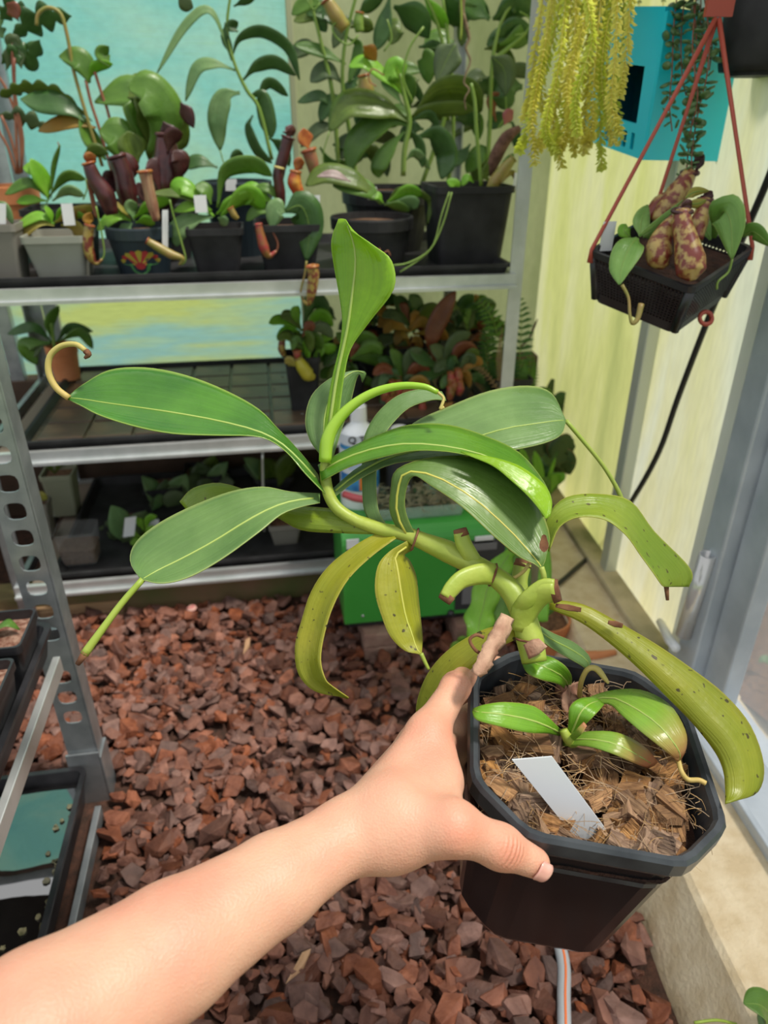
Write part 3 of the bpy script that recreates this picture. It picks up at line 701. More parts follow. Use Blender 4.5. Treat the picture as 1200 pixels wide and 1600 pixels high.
# ---- leaves: margins and midribs
A = leafE(hp_, [((502,714),(509,714),(516,714)),((509,650),(518,650),(529,650)),((519,590),(527,590),(537,592)),((531,540),(538,540),(548,545)),((535,500),(545,505),(578,502)),((530,460),(551,460),(615,452)),((521,410),(556,415),(612,408)),((518,375),(553,380),(584,384)),((529,342),(540,343),(548,360))],
     DD(.603,.575,.012,-.022), LB, rib=RIBC, ribr=.0022, mm=8)
B = leafE(hp_, [((497,742),(501,757),(508,772)),((462,702),(464,716),(478,738)),((436,672),(434,690),(448,706)),((405,638),(398,673),(408,685)),((355,611),(340,658),(340,681)),((290,588),(275,646),(270,676)),((225,575),(215,637),(205,664)),((170,577),(165,630),(155,650)),((130,600),(128,624),(125,634)),((106,622),(105,622),(106,623))],
     DD(.600,.60,.030,-.026), LG, rib=RIBC, ribr=.0016, mm=10, wave=.0012, wfreq=7)
tube('tendril', S([(108,622,.60),(88,606,.598),(76,582,.596),(78,557,.594),(95,541,.592),(118,538,.59),(134,548,.59)]), [K(5,.6),K(5,.6),K(4.5,.6),K(4,.6)], TENB, B, seg=8)
tube('tendril_tip', S([(134,548,.59),(138,554,.59),(132,560,.59)]), [K(5,.6),K(5,.6),K(2,.6)], scar, B, seg=6)
Cc = leafE(hp_, [((500,771),(500,778),(500,786)),((455,770),(460,783),(470,791)),((410,761),(425,794),(440,803)),((360,767),(385,815),(406,832)),((305,788),(335,846),(358,867)),((250,818),(285,873),(310,894)),((213,848),(250,890),(272,908)),((203,875),(232,900),(244,912)),((220,905),(222,906),(224,908))],
     DD(.600,.545,.026,-.022), LG2, rib=RIBC, ribr=.0016, mm=10, wave=.001, wfreq=6)
tube('tendril', S([(223,905,.545),(190,943,.54),(155,990,.533),(132,1022,.53)]), [K(5,.54),K(5.5,.54),K(7,.54)], TEN, Cc, seg=8)
tube('tendril_tip', S([(134,1019,.53),(121,1038,.53)]), [K(7,.53),K(4,.53)], scar, Cc, sub=1, seg=8)
leafE(hp_, [((590,814),(588,824),(586,835)),((525,796),(525,815),(530,833)),((455,789),(460,806),(470,828)),((400,772),(412,790),(425,806)),((345,755),(352,775),(360,800)),((302,763),(315,785),(333,806)),((281,784),(295,800),(312,815))],
     DD(.598,.640,.010,.0), LY, mm=6, rib=None)
leafE(hp_, [((505,716),(512,716),(520,716)),((484,688),(506,682),(535,668)),((477,655),(508,646),(545,640)),((487,618),(520,612),(552,612)),((515,592),(538,590),(557,592)),((548,580),(556,580),(562,585)),((567,580),(572,584),(566,598))],
     DD(.612,.640,.0,.012), LG2, rib=RIBC, mm=6)
tube('young_leaf', S([(508,722,.598),(511,690,.596),(524,662,.594),(550,634,.592),(585,613,.59),(625,603,.588),(662,604,.586),(684,613,.585)]), [K(r,.59) for r in (10,11,9.5,8,7,6,5,4)], mat('young_green',(.22,.42,.02),(.30,.48,.04),rough=.3), hp_, seg=10)
tube('tendril', S([(684,613,.585),(693,622,.585),(690,634,.584),(688,639,.584),(694,636,.584)]), K(2.6,.585), TENB, hp_, seg=6)
Gl = leafE(hp_, [((512,772),(514,776),(516,782)),((553,735),(556,742),(560,750)),((598,708),(606,716),(618,724)),((645,662),(665,702),(700,716)),((700,636),(735,686),(770,708)),((765,611),(790,670),(815,701)),((825,603),(840,662),(855,691)),((862,615),(868,658),(877,679)),((883,655),(884,657),(884,659))],
     DD(.604,.640,.035,-.015), LG2, rib=RIBC, ribr=.0015, mm=8)
tube('tendril', S([(884,657,.64),(912,690,.642),(942,727,.644),(965,765,.645),(974,790,.646)]), [K(3.6,.64),K(3.4,.64),K(3.5,.64),K(4.5,.64)], TEN, Gl, seg=8)
leafE(hp_, [((590,832),(600,832),(609,827)),((570,800),(580,802),(592,799)),((566,760),(576,760),(588,758)),((566,715),(578,715),(590,715)),((570,680),(585,682),(600,682)),((590,645),(600,655),(615,660)),((622,618),(632,628),(640,637)),((660,608),(668,617),(675,625)),((690,612),(695,620),(697,626))],
     DD(.605,.635,.004,-.004), LG2, mm=6, rib=None)
leafE(hp_, [((497,727),(500,738),(503,752)),((540,703),(541,716),(546,730)),((590,680),(592,700),(600,714)),((640,664),(644,694),(652,704)),((700,664),(708,700),(716,708)),((760,682),(764,715),(776,727)),((812,708),(806,738),(815,752)),((849,752),(835,768),(833,778)),((862,785),(854,800),(849,808))],
     DD(.600,.555,.030,-.010), LGH, rib=RIBC, ribr=.0015, mm=8)
# the blade's far half turns over near its tip and shows its underside, coloured bright as if lit through
leafE(hp_, [((720,706),(724,708),(728,710)),((775,716),(772,722),(770,728)),((815,730),(806,742),(800,752)),((850,757),(838,768),(826,776)),((862,782),(855,793),(848,803)),((860,806),(856,809),(852,811))],
     DD(.562,.546,.006,-.004), LB, name='leaf_underside_fold', mm=5, rib=None)
Il = leafE(hp_, [((630,842),(641,846),(650,838)),((610,802),(621,804),(634,799)),((611,766),(622,766),(635,765)),((621,733),(634,739),(647,744)),((680,714),(678,744),(672,758)),((752,718),(738,778),(722,792)),((820,752),(792,825),(772,838)),((857,828),(828,864),(810,869)),((854,867),(842,881),(833,880)),((848,886),(846,887),(844,888))],
     DD(.588,.545,.024,-.010), LY if False else leafmat('leaf_midgreen',(.085,.17,.03),(.13,.23,.045),edge=(.3,.36,.08),rough=.38,trans=.25), rib=RIBY, ribr=.0015, mm=8)
tube('tendril', S([(846,886,.545),(850,902,.545),(848,922,.55)]), K(4.5,.545), TEN, Il, seg=8)
cs = WD(850,849,.548); mk('leaf_blemish', [cs]+[WD(850+7*math.cos(a)*(1+.2*math.sin(3*a)),849+14*math.sin(a),.546) for a in [i*math.pi/6 for i in range(12)]], [(0,i+1,(i+1)%12+1) for i in range(12)], scar, Il, True, label='brown rotted patch')
Jl = leafE(hp_, [((845,850),(850,856),(858,862)),((856,806),(864,815),(874,824)),((885,777),(890,797),(905,808)),((935,772),(940,793),(945,812)),((985,783),(978,815),(978,836)),((1022,830),(1005,850),(1001,868)),((1070,878),(1035,885),(1020,894)),((1082,899),(1048,905),(1034,914)),((1076,917),(1050,917),(1040,917))],
     DD(.585,.60,.012,-.02), LY, rib=None, mm=7)
tube('tendril', S([(1041,914,.60),(1043,938,.60)]), [K(4,.6),K(2.5,.6)], scar, Jl, sub=1, seg=6)
leafE(hp_, [((604,826),(612,833),(619,841)),((558,850),(569,860),(581,869)),((513,885),(529,898),(545,904)),((486,925),(504,940),(521,946)),((471,970),(490,985),(507,990)),((461,1010),(483,1025),(501,1030)),((466,1052),(490,1057),(508,1060)),((492,1080),(508,1074),(519,1072)),((540,1090),(543,1092),(545,1090))],
     DD(.594,.570,.006,-.016), LO, rib=None, mm=7)
leafE(hp_, [((636,845),(641,850),(647,858)),((608,862),(618,868),(632,867)),((590,885),(621,890),(640,876)),((586,925),(627,930),(650,900)),((597,965),(634,965),(654,937)),((610,995),(643,990),(657,966)),((633,1017),(650,1012),(660,997)),((657,1022),(658,1023),(659,1021))],
     DD(.588,.565,-.006,.020), LO, rib=RIBY, ribr=.0014, mm=8)
tube('tendril', S([(658,1021,.565),(664,1034,.565),(670,1046,.565)]), [K(3.5,.565),K(2.5,.565)], TEN, hp_, seg=6)
Ol = leafE(hp_, [((862,937),(860,943),(858,951)),((912,945),(909,958),(905,971)),((965,972),(957,987),(950,1003)),((1022,1005),(1006,1025),(994,1041)),((1078,1043),(1056,1068),(1039,1086)),((1132,1085),(1101,1115),(1083,1131)),((1173,1135),(1141,1155),(1117,1175)),((1193,1195),(1160,1200),(1130,1205)),((1184,1237),(1160,1238),(1133,1236)),((1146,1252),(1140,1254),(1133,1256))],
     DD(.560,.500,.014,.004), LO, rib=None, mm=8)
for (x0,y0,x1,y1,r) in ((868,946,908,953,5),(950,972,973,978,5)):
    d0 = .549-.006; tube('dry_streak', S([(x0,y0,d0),((x0+x1)/2,(y0+y1)/2,d0-.001),(x1,y1,d0-.004)]), [K(r*.6,d0),K(r,d0),K(r*.7,d0)], scar, Ol, seg=8, flat=.12, flatdir=-FWD, label='dry brown streak')
leafE(hp_, [((800,972),(803,986),(808,998)),((750,986),(757,1003),(766,1020)),((700,1016),(713,1034),(730,1052)),((668,1053),(687,1068),(707,1085)),((652,1095),(670,1105),(692,1122)),((650,1130),(662,1140),(680,1152))],
     DD(.565,.600,.006,-.004), LO, rib=None, mm=6)
leafE(hp_, [((838,975),(836,982),(834,990)),((865,990),(862,1000),(858,1010)),((895,1003),(890,1014),(884,1026)),((918,1022),(914,1030),(908,1040)),((925,1040),(922,1044),(918,1048))], DD(.57,.615,.01,-.01), LG2, rib=RIBC, mm=5)
leafE(hp_, [((712,1160),(718,1160),(722,1162)),((709,1185),(716,1185),(723,1188)),((713,1215),(718,1215),(724,1215))], DD(.62,.615,0,0), LO, rib=None, mm=4)

# ---- young shoots in the pot
def ZZ(z0, z1, oL=.004, oR=-.002): return lambda x, y, t, s, wf: PZ(x, y, z0+(z1-z0)*t+(oL if s == 0 else oR if s == 2 else 0)*wf)
def hump(z0, zm, z1, oL=0, oR=0): return lambda x, y, t, s, wf: PZ(x, y, z0+(z1-z0)*t+(zm-(z0+z1)/2)*math.sin(math.pi*t)+(oL if s == 0 else oR if s == 2 else 0)*wf)
leafE(hp_, [((886,1080),(889,1077),(892,1072)),((872,1069),(880,1058),(893,1055)),((845,1062),(855,1044),(878,1036)),((824,1052),(832,1036),(850,1024)),((815,1035),(817,1032),(822,1027))], hump(-.01,.022,.012,-.004,.004), LP, rib=RIBC, mm=6)
leafE(hp_, [((874,1150),(876,1146),(877,1142)),((855,1146),(862,1138),(866,1130)),((825,1145),(828,1125),(835,1104)),((780,1135),(783,1116),(790,1097)),((745,1125),(750,1113),(758,1101)),((738,1112),(739,1110),(740,1107))], hump(-.012,.022,.018,-.004,.004), LP, rib=RIBC, mm=6)
leafE(hp_, [((884,1155),(888,1158),(893,1160)),((888,1130),(898,1133),(910,1137)),((890,1105),(908,1112),(925,1122)),((905,1092),(922,1100),(938,1108)),((930,1089),(938,1095),(944,1101))], hump(-.012,.018,.016,0,0), LP, rib=RIBC, mm=6)
p4 = leafE(hp_, [((905,1095),(910,1098),(914,1103)),((950,1080),(952,1090),(950,1100)),((1000,1078),(988,1105),(972,1118)),((1045,1100),(1025,1130),(1000,1142)),((1070,1140),(1050,1158),(1030,1166)),((1072,1168),(1062,1178),(1050,1182)),((1063,1188),(1060,1190),(1057,1188))], hump(.0,.03,.006,.002,-.004), LPR, rib=RIBC, mm=7)
tube('tendril', [PZ(x,y,z) for x,y,z in ((1060,1188,.006),(1065,1206,.004),(1075,1218,.0),(1092,1219,.002),(1103,1224,.002))], K(4.2,.5), TENB, p4, seg=8)
leafE(hp_, [((882,1150),(880,1158),(880,1166)),((920,1143),(918,1155),(916,1166)),((965,1145),(962,1163),(952,1176)),((1005,1165),(996,1180),(985,1190)),((1028,1190),(1022,1196),(1012,1200))], hump(-.014,.010,-.008,.003,-.003), LPR, rib=RIBC, mm=6)
tube('tendril', [PZ(x,y,z) for x,y,z in ((905,1092,-.015),(908,1066,.01),(918,1046,.026),(932,1045,.028),(945,1060,.024),(951,1068,.022))], [K(5,.5),K(4.5,.5),K(6,.5),K(2,.5)], TENB, hp_, seg=8)
tube('shoot_stem', [PZ(x,y,z) for x,y,z in ((905,1172,-.03),(893,1160,-.012),(885,1150,-.004),(880,1140,.0))], [K(9,.5),K(10,.5),K(7,.5)], STEM, hp_, seg=10)
leafE(hp_, [((884,1156),(889,1158),(894,1158)),((900,1140),(905,1145),(908,1148)),((912,1128),(915,1131),(917,1134))], hump(-.01,.01,.016), LPR, mm=4, rib=None)
for pts in (((868,1085,-.02),(880,1078,-.005),(892,1095,-.01),(880,1112,-.02)), ((905,1075,-.02),(890,1082,-.006),(878,1100,-.01),(884,1120,-.02))):
    c_ = [PZ(*p) for p in pts]; ribbon('dry_scale', [p+UPV*.006 for p in c_], c_, [p-UPV*.006+RGT*.004 for p in c_], drybrown, hp_, wave=.002, wfreq=9)

# ------------------------------------------------------------------ the arm and hand holding it
def hand_points():
    H = {}
    def half(z): return .0835-(.0155/.136)*max(0, -z-.024)
    H['th_tip'] = PFACE(836,1348,.008); H['th_ip'] = PFACE(782,1323,.011); H['th_mcp'] = PFACE(706,1292,.016)
    H['cmc'] = WD(612,1304,.455); H['wrist'] = WD(542,1306,.455)
    H['i_mcp'] = WD(668,1146,.515); H['i_pip'] = WD(712,1073,.553)
    H['i_dip'] = PL(-.083,.081,-.020); H['i_tip'] = PL(-.062,.094,-.026)
    def f(z0, y0, ang=0): 
        h = half(z0)+.0095
        return [PL(-h-.003,y0,z0), PL(-h+.002,y0+.036,z0-.006), PL(-h+.018,y0+.060,z0-.010)]
    H['m'] = [WD(655,1163,.532)]+f(-.048,.012); H['r'] = [WD(640,1182,.548)]+f(-.070,.004); H['p'] = [WD(630,1210,.558)]+f(-.091,-.006)
    return H
H = hand_points()
ELB = WD(-190,1800,.30); SHO = Vector((-.30,-.12,.80))
prims = []   # (a, b, ra, rb, blend)
def cap(a, b, ra, rb_, k=.010): prims.append((np.array(a), np.array(b), ra, rb_, k))
F1 = WD(430,1378,.425); F2 = WD(270,1482,.385); F3 = WD(60,1622,.34)
cap(H['wrist'], F1, .0220, .0270, .008); cap(F1, F2, .0270, .0335, .006); cap(F2, F3, .0335, .0395, .006); cap(F3, ELB, .0395, .043, .006); cap(ELB, SHO, .043, .047, .02)
up = Vector((0,0,1))
cap(H['wrist'], H['cmc'], .0215, .0195, .010)
cap(H['cmc'], H['th_mcp'], .0215, .0158, .014); cap(H['th_mcp'], H['th_ip'], .0150, .0128, .010); cap(H['th_ip'], H['th_tip'], .0128, .0098, .008)
WI = WD(572,1280,.465); WM = WD(556,1290,.478); WR_ = WD(560,1310,.49); WPk = WD(565,1325,.50)
cap(WI, H['i_mcp'], .0170, .0140, .012); cap(WM, H['m'][0], .018, .0150, .012); cap(WR_, H['r'][0], .017, .0140, .012); cap(WPk, H['p'][0], .016, .0125, .012)
cap(WD(618,1262,.462), WD(690,1225,.492), .021, .0135, .018)      # muscle between thumb and index
cap(WD(690,1255,.47), WD(684,1180,.505), .0125, .0125, .014)      # web
cap(H['i_mcp'], H['i_pip'], .0138, .0108, .010); cap(H['i_pip'], H['i_dip'], .0106, .0092, .007); cap(H['i_dip'], H['i_tip'], .0092, .0080, .006)
for q, r in (('m',.0138),('r',.0130),('p',.0112)):
    P = H[q]; cap(P[0], P[1], r, r*.84, .009); cap(P[1], P[2], r*.82, r*.72, .006); cap(P[2], P[3], r*.72, r*.62, .006)
# knuckle wrinkles on the thumb: shallow grooves
GR = []
tdir = (H['th_tip']-H['th_ip']).normalized(); tn = (CAM-H['th_ip']).normalized(); tn = (tn-tdir*tn.dot(tdir)).normalized(); tb = tdir.cross(tn).normalized()
for s in (): GR.append((np.array(H['th_ip']+tdir*s+tn*.0140-tb*.006), np.array(H['th_ip']+tdir*(s+.001)+tn*.0140+tb*.006), .0011))
def sdf_cap(P, a, b, ra, rb_):
    ba = b-a; h = np.clip(((P-a)@ba)/(ba@ba), 0, 1).astype(np.float32)
    q = P-a-h[..., None]*ba.astype(np.float32); return np.sqrt((q*q).sum(-1))-(ra+(rb_-ra)*h)
def build_sdf(h):
    A = np.array([p[i] for p in prims for i in (0, 1)]); lo = A.min(0)-.06; hi = A.max(0)+.06
    n = np.ceil((hi-lo)/h).astype(int)+1; D = np.full(n, 1.0, np.float32)
    for a, b, ra, rb_, k in prims:
        m_ = max(ra, rb_)+.025
        i0 = np.maximum(0, np.floor((np.minimum(a, b)-m_-lo)/h).astype(int)); i1 = np.minimum(n, np.ceil((np.maximum(a, b)+m_-lo)/h).astype(int)+1)
        X = [lo[c]+h*np.arange(i0[c], i1[c]) for c in range(3)]
        P = np.stack(np.meshgrid(*X, indexing='ij'), -1).astype(np.float32)
        d = sdf_cap(P, a.astype(np.float32), b.astype(np.float32), ra, rb_); sl = tuple(slice(i0[c], i1[c]) for c in range(3))
        c_ = D[sl]; e = np.maximum(k-np.abs(c_-d), 0)/k; D[sl] = np.minimum(c_, d)-e*e*k*.25
    for a, b, r in GR:
        m_ = .01
        i0 = np.maximum(0, np.floor((np.minimum(a, b)-m_-lo)/h).astype(int)); i1 = np.minimum(n, np.ceil((np.maximum(a, b)+m_-lo)/h).astype(int)+1)
        X = [lo[c]+h*np.arange(i0[c], i1[c]) for c in range(3)]; P = np.stack(np.meshgrid(*X, indexing='ij'), -1).astype(np.float32)
        d = sdf_cap(P, a.astype(np.float32), b.astype(np.float32), r, r); sl = tuple(slice(i0[c], i1[c]) for c in range(3))
        k = .002; c_ = D[sl]; e = np.maximum(k-np.abs(c_+d), 0)/k; D[sl] = np.maximum(c_, -d)+e*e*k*.25
    return D, lo
def surface_nets(D, lo, h):
    n = D.shape; ins = D < 0
    corners = [(i, j, k) for i in (0, 1) for j in (0, 1) for k in (0, 1)]
    sl = lambda c: D[c[0]:n[0]-1+c[0], c[1]:n[1]-1+c[1], c[2]:n[2]-1+c[2]]
    si = lambda c: ins[c[0]:n[0]-1+c[0], c[1]:n[1]-1+c[1], c[2]:n[2]-1+c[2]]
    cnt = sum(si(c).astype(np.int8) for c in corners); act = (cnt > 0) & (cnt < 8)
    idx = -np.ones(act.shape, np.int32); cell = np.argwhere(act); idx[act] = np.arange(len(cell))
    acc = np.zeros((len(cell), 3)); num = np.zeros(len(cell))
    val = {c: sl(c)[act] for c in corners}
    for c in corners:
        for ax in range(3):
            if c[ax] == 1: continue
            d = list(c); d[ax] = 1; d = tuple(d); a, b = val[c], val[d]; m_ = (a < 0) != (b < 0)
            t = np.where(m_, a/(np.where(m_, a-b, 1)), 0); p = np.array(c, float)[None]+np.zeros((len(cell), 1)); p[:, ax] += t
            acc[m_] += p[m_]; num[m_] += 1
    V = lo+h*(cell+acc/num[:, None]); Q = []
    for ax in range(3):
        u, v = (ax+1) % 3, (ax+2) % 3
        s0 = [slice(None)]*3; s1 = [slice(None)]*3; s0[ax] = slice(0, n[ax]-1); s1[ax] = slice(1, n[ax])
        a, b = ins[tuple(s0)], ins[tuple(s1)]
        for flip, msk in ((False, a & ~b), (True, ~a & b)):
            e = np.argwhere(msk); e = e[(e[:, u] > 0) & (e[:, v] > 0)]
            def g(du, dv): w_ = e.copy(); w_[:, u] -= du; w_[:, v] -= dv; return idx[w_[:, 0], w_[:, 1], w_[:, 2]]
            q = np.stack([g(1,1), g(0,1), g(0,0), g(1,0)], 1)
            Q.append(q[:, ::-1] if flip else q)
    return V, np.concatenate(Q)
Hs = .002
Dg, lo_ = build_sdf(Hs); Vn, Qn = surface_nets(Dg, lo_, Hs); del Dg
def skinmat():
    m, n, b = nt('skin'); L = n.links.new; N = n.nodes.new
    t = N('ShaderNodeTexCoord'); no = N('ShaderNodeTexNoise'); no.inputs['Scale'].default_value = 22; no.inputs['Detail'].default_value = 4; L(t.outputs['Object'], no.inputs['Vector'])
    r = N('ShaderNodeValToRGB'); r.color_ramp.elements[0].position = .35; r.color_ramp.elements[1].position = .7
    r.color_ramp.elements[0].color = (.60,.345,.235,1); r.color_ramp.elements[1].color = (.57,.27,.185,1); L(no.outputs['Fac'], r.inputs[0]); col = r.outputs[0]
    # redder skin over the joints
    for P, rad, f in ((H['th_ip']+tn*.010,.014,.6),(H['i_mcp']+tn*.012,.022,.45),(H['th_mcp']+tn*.012,.016,.4),(H['i_pip'],.02,.35),(H['th_tip'],.012,.35)):
        d = N('ShaderNodeVectorMath'); d.operation = 'DISTANCE'; L(t.outputs['Object'], d.inputs[0]); d.inputs[1].default_value = tuple(P)
        mr = N('ShaderNodeMapRange'); mr.inputs['From Min'].default_value = 0; mr.inputs['From Max'].default_value = rad*1.4; mr.inputs['To Min'].default_value = f; mr.inputs['To Max'].default_value = 0; mr.interpolation_type = 'SMOOTHSTEP'
        L(d.outputs['Value'], mr.inputs['Value'])
        mx = N('ShaderNodeMix'); mx.data_type = 'RGBA'; L(mr.outputs[0], mx.inputs[0]); L(col, mx.inputs[6]); mx.inputs[7].default_value = (.60,.17,.10,1); col = mx.outputs[2]
    L(col, b.inputs['Base Color']); b.inputs['Roughness'].default_value = .48; b.inputs['Specular IOR Level'].default_value = .35
    b.inputs['Subsurface Weight'].default_value = .25; b.inputs['Subsurface Radius'].default_value = (1,.35,.2); b.inputs['Subsurface Scale'].default_value = .006
    n2 = N('ShaderNodeTexVoronoi'); n2.inputs['Scale'].default_value = 650; L(t.outputs['Object'], n2.inputs['Vector'])
    n3 = N('ShaderNodeTexNoise'); n3.inputs['Scale'].default_value = 120; n3.inputs['Detail'].default_value = 4; L(t.outputs['Object'], n3.inputs['Vector'])
    ad = N('ShaderNodeMath'); L(n2.outputs['Distance'], ad.inputs[0]); L(n3.outputs['Fac'], ad.inputs[1])
    bp = N('ShaderNodeBump'); bp.inputs['Strength'].default_value = .22; bp.inputs['Distance'].default_value = .0012; L(ad.outputs[0], bp.inputs['Height'])
    # creases across the thumb joint
    sb = N('ShaderNodeVectorMath'); sb.operation = 'SUBTRACT'; L(t.outputs['Object'], sb.inputs[0]); sb.inputs[1].default_value = tuple(H['th_ip'])
    dt = N('ShaderNodeVectorMath'); dt.operation = 'DOT_PRODUCT'; L(sb.outputs[0], dt.inputs[0]); dt.inputs[1].default_value = tuple(tdir*(2*math.pi/.0034))
    wb = N('ShaderNodeMath'); wb.operation = 'MULTIPLY_ADD'; L(n3.outputs['Fac'], wb.inputs[0]); wb.inputs[1].default_value = 3.0; L(dt.outputs['Value'], wb.inputs[2])
    sn = N('ShaderNodeMath'); sn.operation = 'SINE'; L(wb.outputs[0], sn.inputs[0])
    ds_ = N('ShaderNodeVectorMath'); ds_.operation = 'DISTANCE'; L(t.outputs['Object'], ds_.inputs[0]); ds_.inputs[1].default_value = tuple(H['th_ip']+tn*.013)
    mk_ = N('ShaderNodeMapRange'); mk_.inputs['From Min'].default_value = .004; mk_.inputs['From Max'].default_value = .011; mk_.inputs['To Min'].default_value = 1; mk_.inputs['To Max'].default_value = 0; L(ds_.outputs['Value'], mk_.inputs['Value'])
    mm_ = N('ShaderNodeMath'); mm_.operation = 'MULTIPLY'; L(sn.outputs[0], mm_.inputs[0]); L(mk_.outputs[0], mm_.inputs[1])
    b2 = N('ShaderNodeBump'); b2.inputs['Strength'].default_value = .55; b2.inputs['Distance'].default_value = .0008; L(mm_.outputs[0], b2.inputs['Height']); L(bp.outputs[0], b2.inputs['Normal']); L(b2.outputs[0], b.inputs['Normal'])
    return m
me = bpy.data.meshes.new('person'); me.from_pydata(Vn.tolist(), [], Qn.tolist()); me.update()
me.polygons.foreach_set('use_smooth', [True]*len(me.polygons)); skin = skinmat(); me.materials.append(skin)
person = bpy.data.objects.new('person', me); COL.objects.link(person); LOC['person'] = Vector((0,0,0))
tag(person, 'bare left forearm and hand holding the black octagonal pot by its rim', 'person')
sm = person.modifiers.new('smooth', 'SMOOTH'); sm.factor = .5; sm.iterations = 5
# thumbnail
nail = mat('nail', (.60,.29,.24), (.66,.36,.30), rough=.22, scale=60, spec=.7); tn2 = Matrix.Rotation(.38,3,tdir) @ tn; tb2 = tdir.cross(tn2).normalized()
nc = H['th_tip']+tdir*.001; nv = []; nf = []
for i in range(9):
    for j in range(9):
        u = i/8*2-1; v = j/8*2-1
        ln = .0066*u*math.sqrt(max(.05, 1-.6*v**4)) + .0008
        rr = (.0098-.115*min(0, ln)+.0010)*(1 if ln < .002 else 1-.20*((ln-.002)/.0045)**2)-.0007*v**4
        ang = v*.66
        nv.append(nc+tdir*ln+(tn2*math.cos(ang)-tb2*math.sin(ang))*rr)
for i in range(8):
    for j in range(8): a = i*9+j; nf.append((a,a+1,a+10,a+9))
o = mk('thumbnail', nv, nf, nail, person, True, label='thumbnail'); s_ = o.modifiers.new('t','SOLIDIFY'); s_.thickness = .0008
# ------------------------------------------------------------------ potted plants on the racks
def sqpot(parent, cx, cy, z0, hw, hgt, m, taper=.72, rim=None, soilm=None, A=0):
    r = hw*.18
    R = [rsq(cx,cy,z0,hw*taper,hw*taper,r,A=A), rsq(cx,cy,z0+hgt-.012,hw*.95,hw*.95,r,A=A), rsq(cx,cy,z0+hgt-.012,hw,hw,r,A=A), rsq(cx,cy,z0+hgt,hw,hw,r,A=A), rsq(cx,cy,z0+hgt,hw*.93,hw*.93,r,A=A), rsq(cx,cy,z0+hgt-.016,hw*.91,hw*.91,r,A=A)]
    p = loft('pot', R, m, parent, cap1=False); 
    loft('soil', [rsq(cx,cy,z0+hgt-.014,hw*.92,hw*.92,r,A=A), rsq(cx,cy,z0+hgt-.010,hw*.5,hw*.5,r*.5,A=A)], soilm or soil, parent, cap0=False, smooth=False)
    return p
def rdpot(parent, cx, cy, z0, hr, hgt, m, taper=.74, soilm=None):
    R = [circ(cx,cy,z0,hr*taper), circ(cx,cy,z0+hgt*.74,hr*.93), circ(cx,cy,z0+hgt*.76,hr*.985), circ(cx,cy,z0+hgt-.003,hr), circ(cx,cy,z0+hgt,hr*.985), circ(cx,cy,z0+hgt,hr*.93), circ(cx,cy,z0+hgt-.016,hr*.91)]
    p = loft('pot', R, m, parent, cap1=False, smooth=False)
    loft('soil', [circ(cx,cy,z0+hgt-.014,hr*.915), circ(cx,cy,z0+hgt-.009,hr*.5)], soilm or soil, parent, cap0=False)
    return p
def potted(label, x0, x1, ytop, Yf, z0, kind, m, cat='potted plant', name='potted_pitcher_plant', taper=.74, soilm=None, group=None):
    """a pot whose rim spans pixels x0..x1 at height ytop, its front at distance Yf, standing on z0"""
    a, b = WY(x0,ytop,Yf), WY(x1,ytop,Yf); hw = (b.x-a.x)/2*1.04; c = (a+b)/2; hgt = max(.04, c.z-z0)
    t = thing(name, label, cat, (c.x, Yf+hw, z0), group)
    (sqpot if kind == 's' else rdpot)(t, c.x, Yf+hw, z0, hw, hgt, m, taper, soilm=soilm)
    return t, Yf+hw, hw, z0+hgt
def lv(t, Y, items, m, **kw):
    for it in items:
        pts, w_ = it[0], it[1]; ex = dict(kw); mm_ = m
        if len(it) > 2:
            for q in it[2:]:
                if isinstance(q, dict): ex.update(q)
                else: mm_ = q
        leafP(t, pts, w_, Y+ex.pop('oy', 0), mm_, **ex)
def ptag(t, x, y0, y1, Y, wpx=14, lean=0):
    a = WY(x,y0,Y); b = WY(x+lean,y1,Y); w_ = wpx*depth(a)/FPX; X = Vector((1,.15,0)).normalized(); up_ = (a-b); n_ = X.cross(up_).normalized()*.0012
    V = [b-X*w_/2, b+X*w_/2, a+X*w_/2, a-X*w_/2]; mk('plant_label', V+[p+n_ for p in V], [(0,1,2,3),(7,6,5,4),(0,4,5,1),(1,5,6,2),(2,6,7,3),(3,7,4,0)], white, t, False, label='white plant label')
ZS1 = Z1+.003; ZS2 = Z2+.014; ZS3 = Z3+.003
GP1 = 'potted plants on the top shelf'
# --- front row, top shelf
t, Y, hw, zr = potted('taupe pot at the far end of the top shelf row, cut by the corner', -55, 20, 352, 1.46, ZS1, 's', pottaupe, group=GP1)
lv(t, Y, [([(-10,330),(5,322),(20,350)],14), ([(-15,335),(-5,380),(12,392),(28,370)],10,PIO)], BG6); ptag(t, 4, 318, 350, Y-.03, 10)
t, Y, hw, zr = potted('yellow-leaved small pitcher plant in a grey-green square pot', 30, 130, 370, 1.46, ZS1, 's', potgrey, group=GP1)
lv(t, Y, [([(85,352),(55,348),(22,378)],20), ([(85,350),(60,338),(22,358)],14,BG4), ([(85,348),(112,336),(150,322)],18), ([(85,350),(100,330),(140,342)],12,BG4), ([(95,352),(118,356),(131,382)],20), ([(82,350),(78,335),(70,322)],10,BG4), ([(95,345),(120,335),(135,328)],10,BOR)], BG5, roll=.7)
ptag(t, 104, 318, 352, Y-.02, 17, 5)
pitcher(t, [(160,405),(150,412),(141,400),(137,378),(140,352)], (2,3,8,8,7), Y-.05, PIG, PIL, BOR, [(140,352),(138,342),(142,332)])
tendril(t, [(150,322),(158,360),(163,395),(158,408)], Y-.05, .0016, BST)
t, Y, hw, zr = potted('green pitcher plant in a black square pot behind the grey-green pot', 28, 136, 328, 1.60, ZS1, 's', blackm, group=GP1)
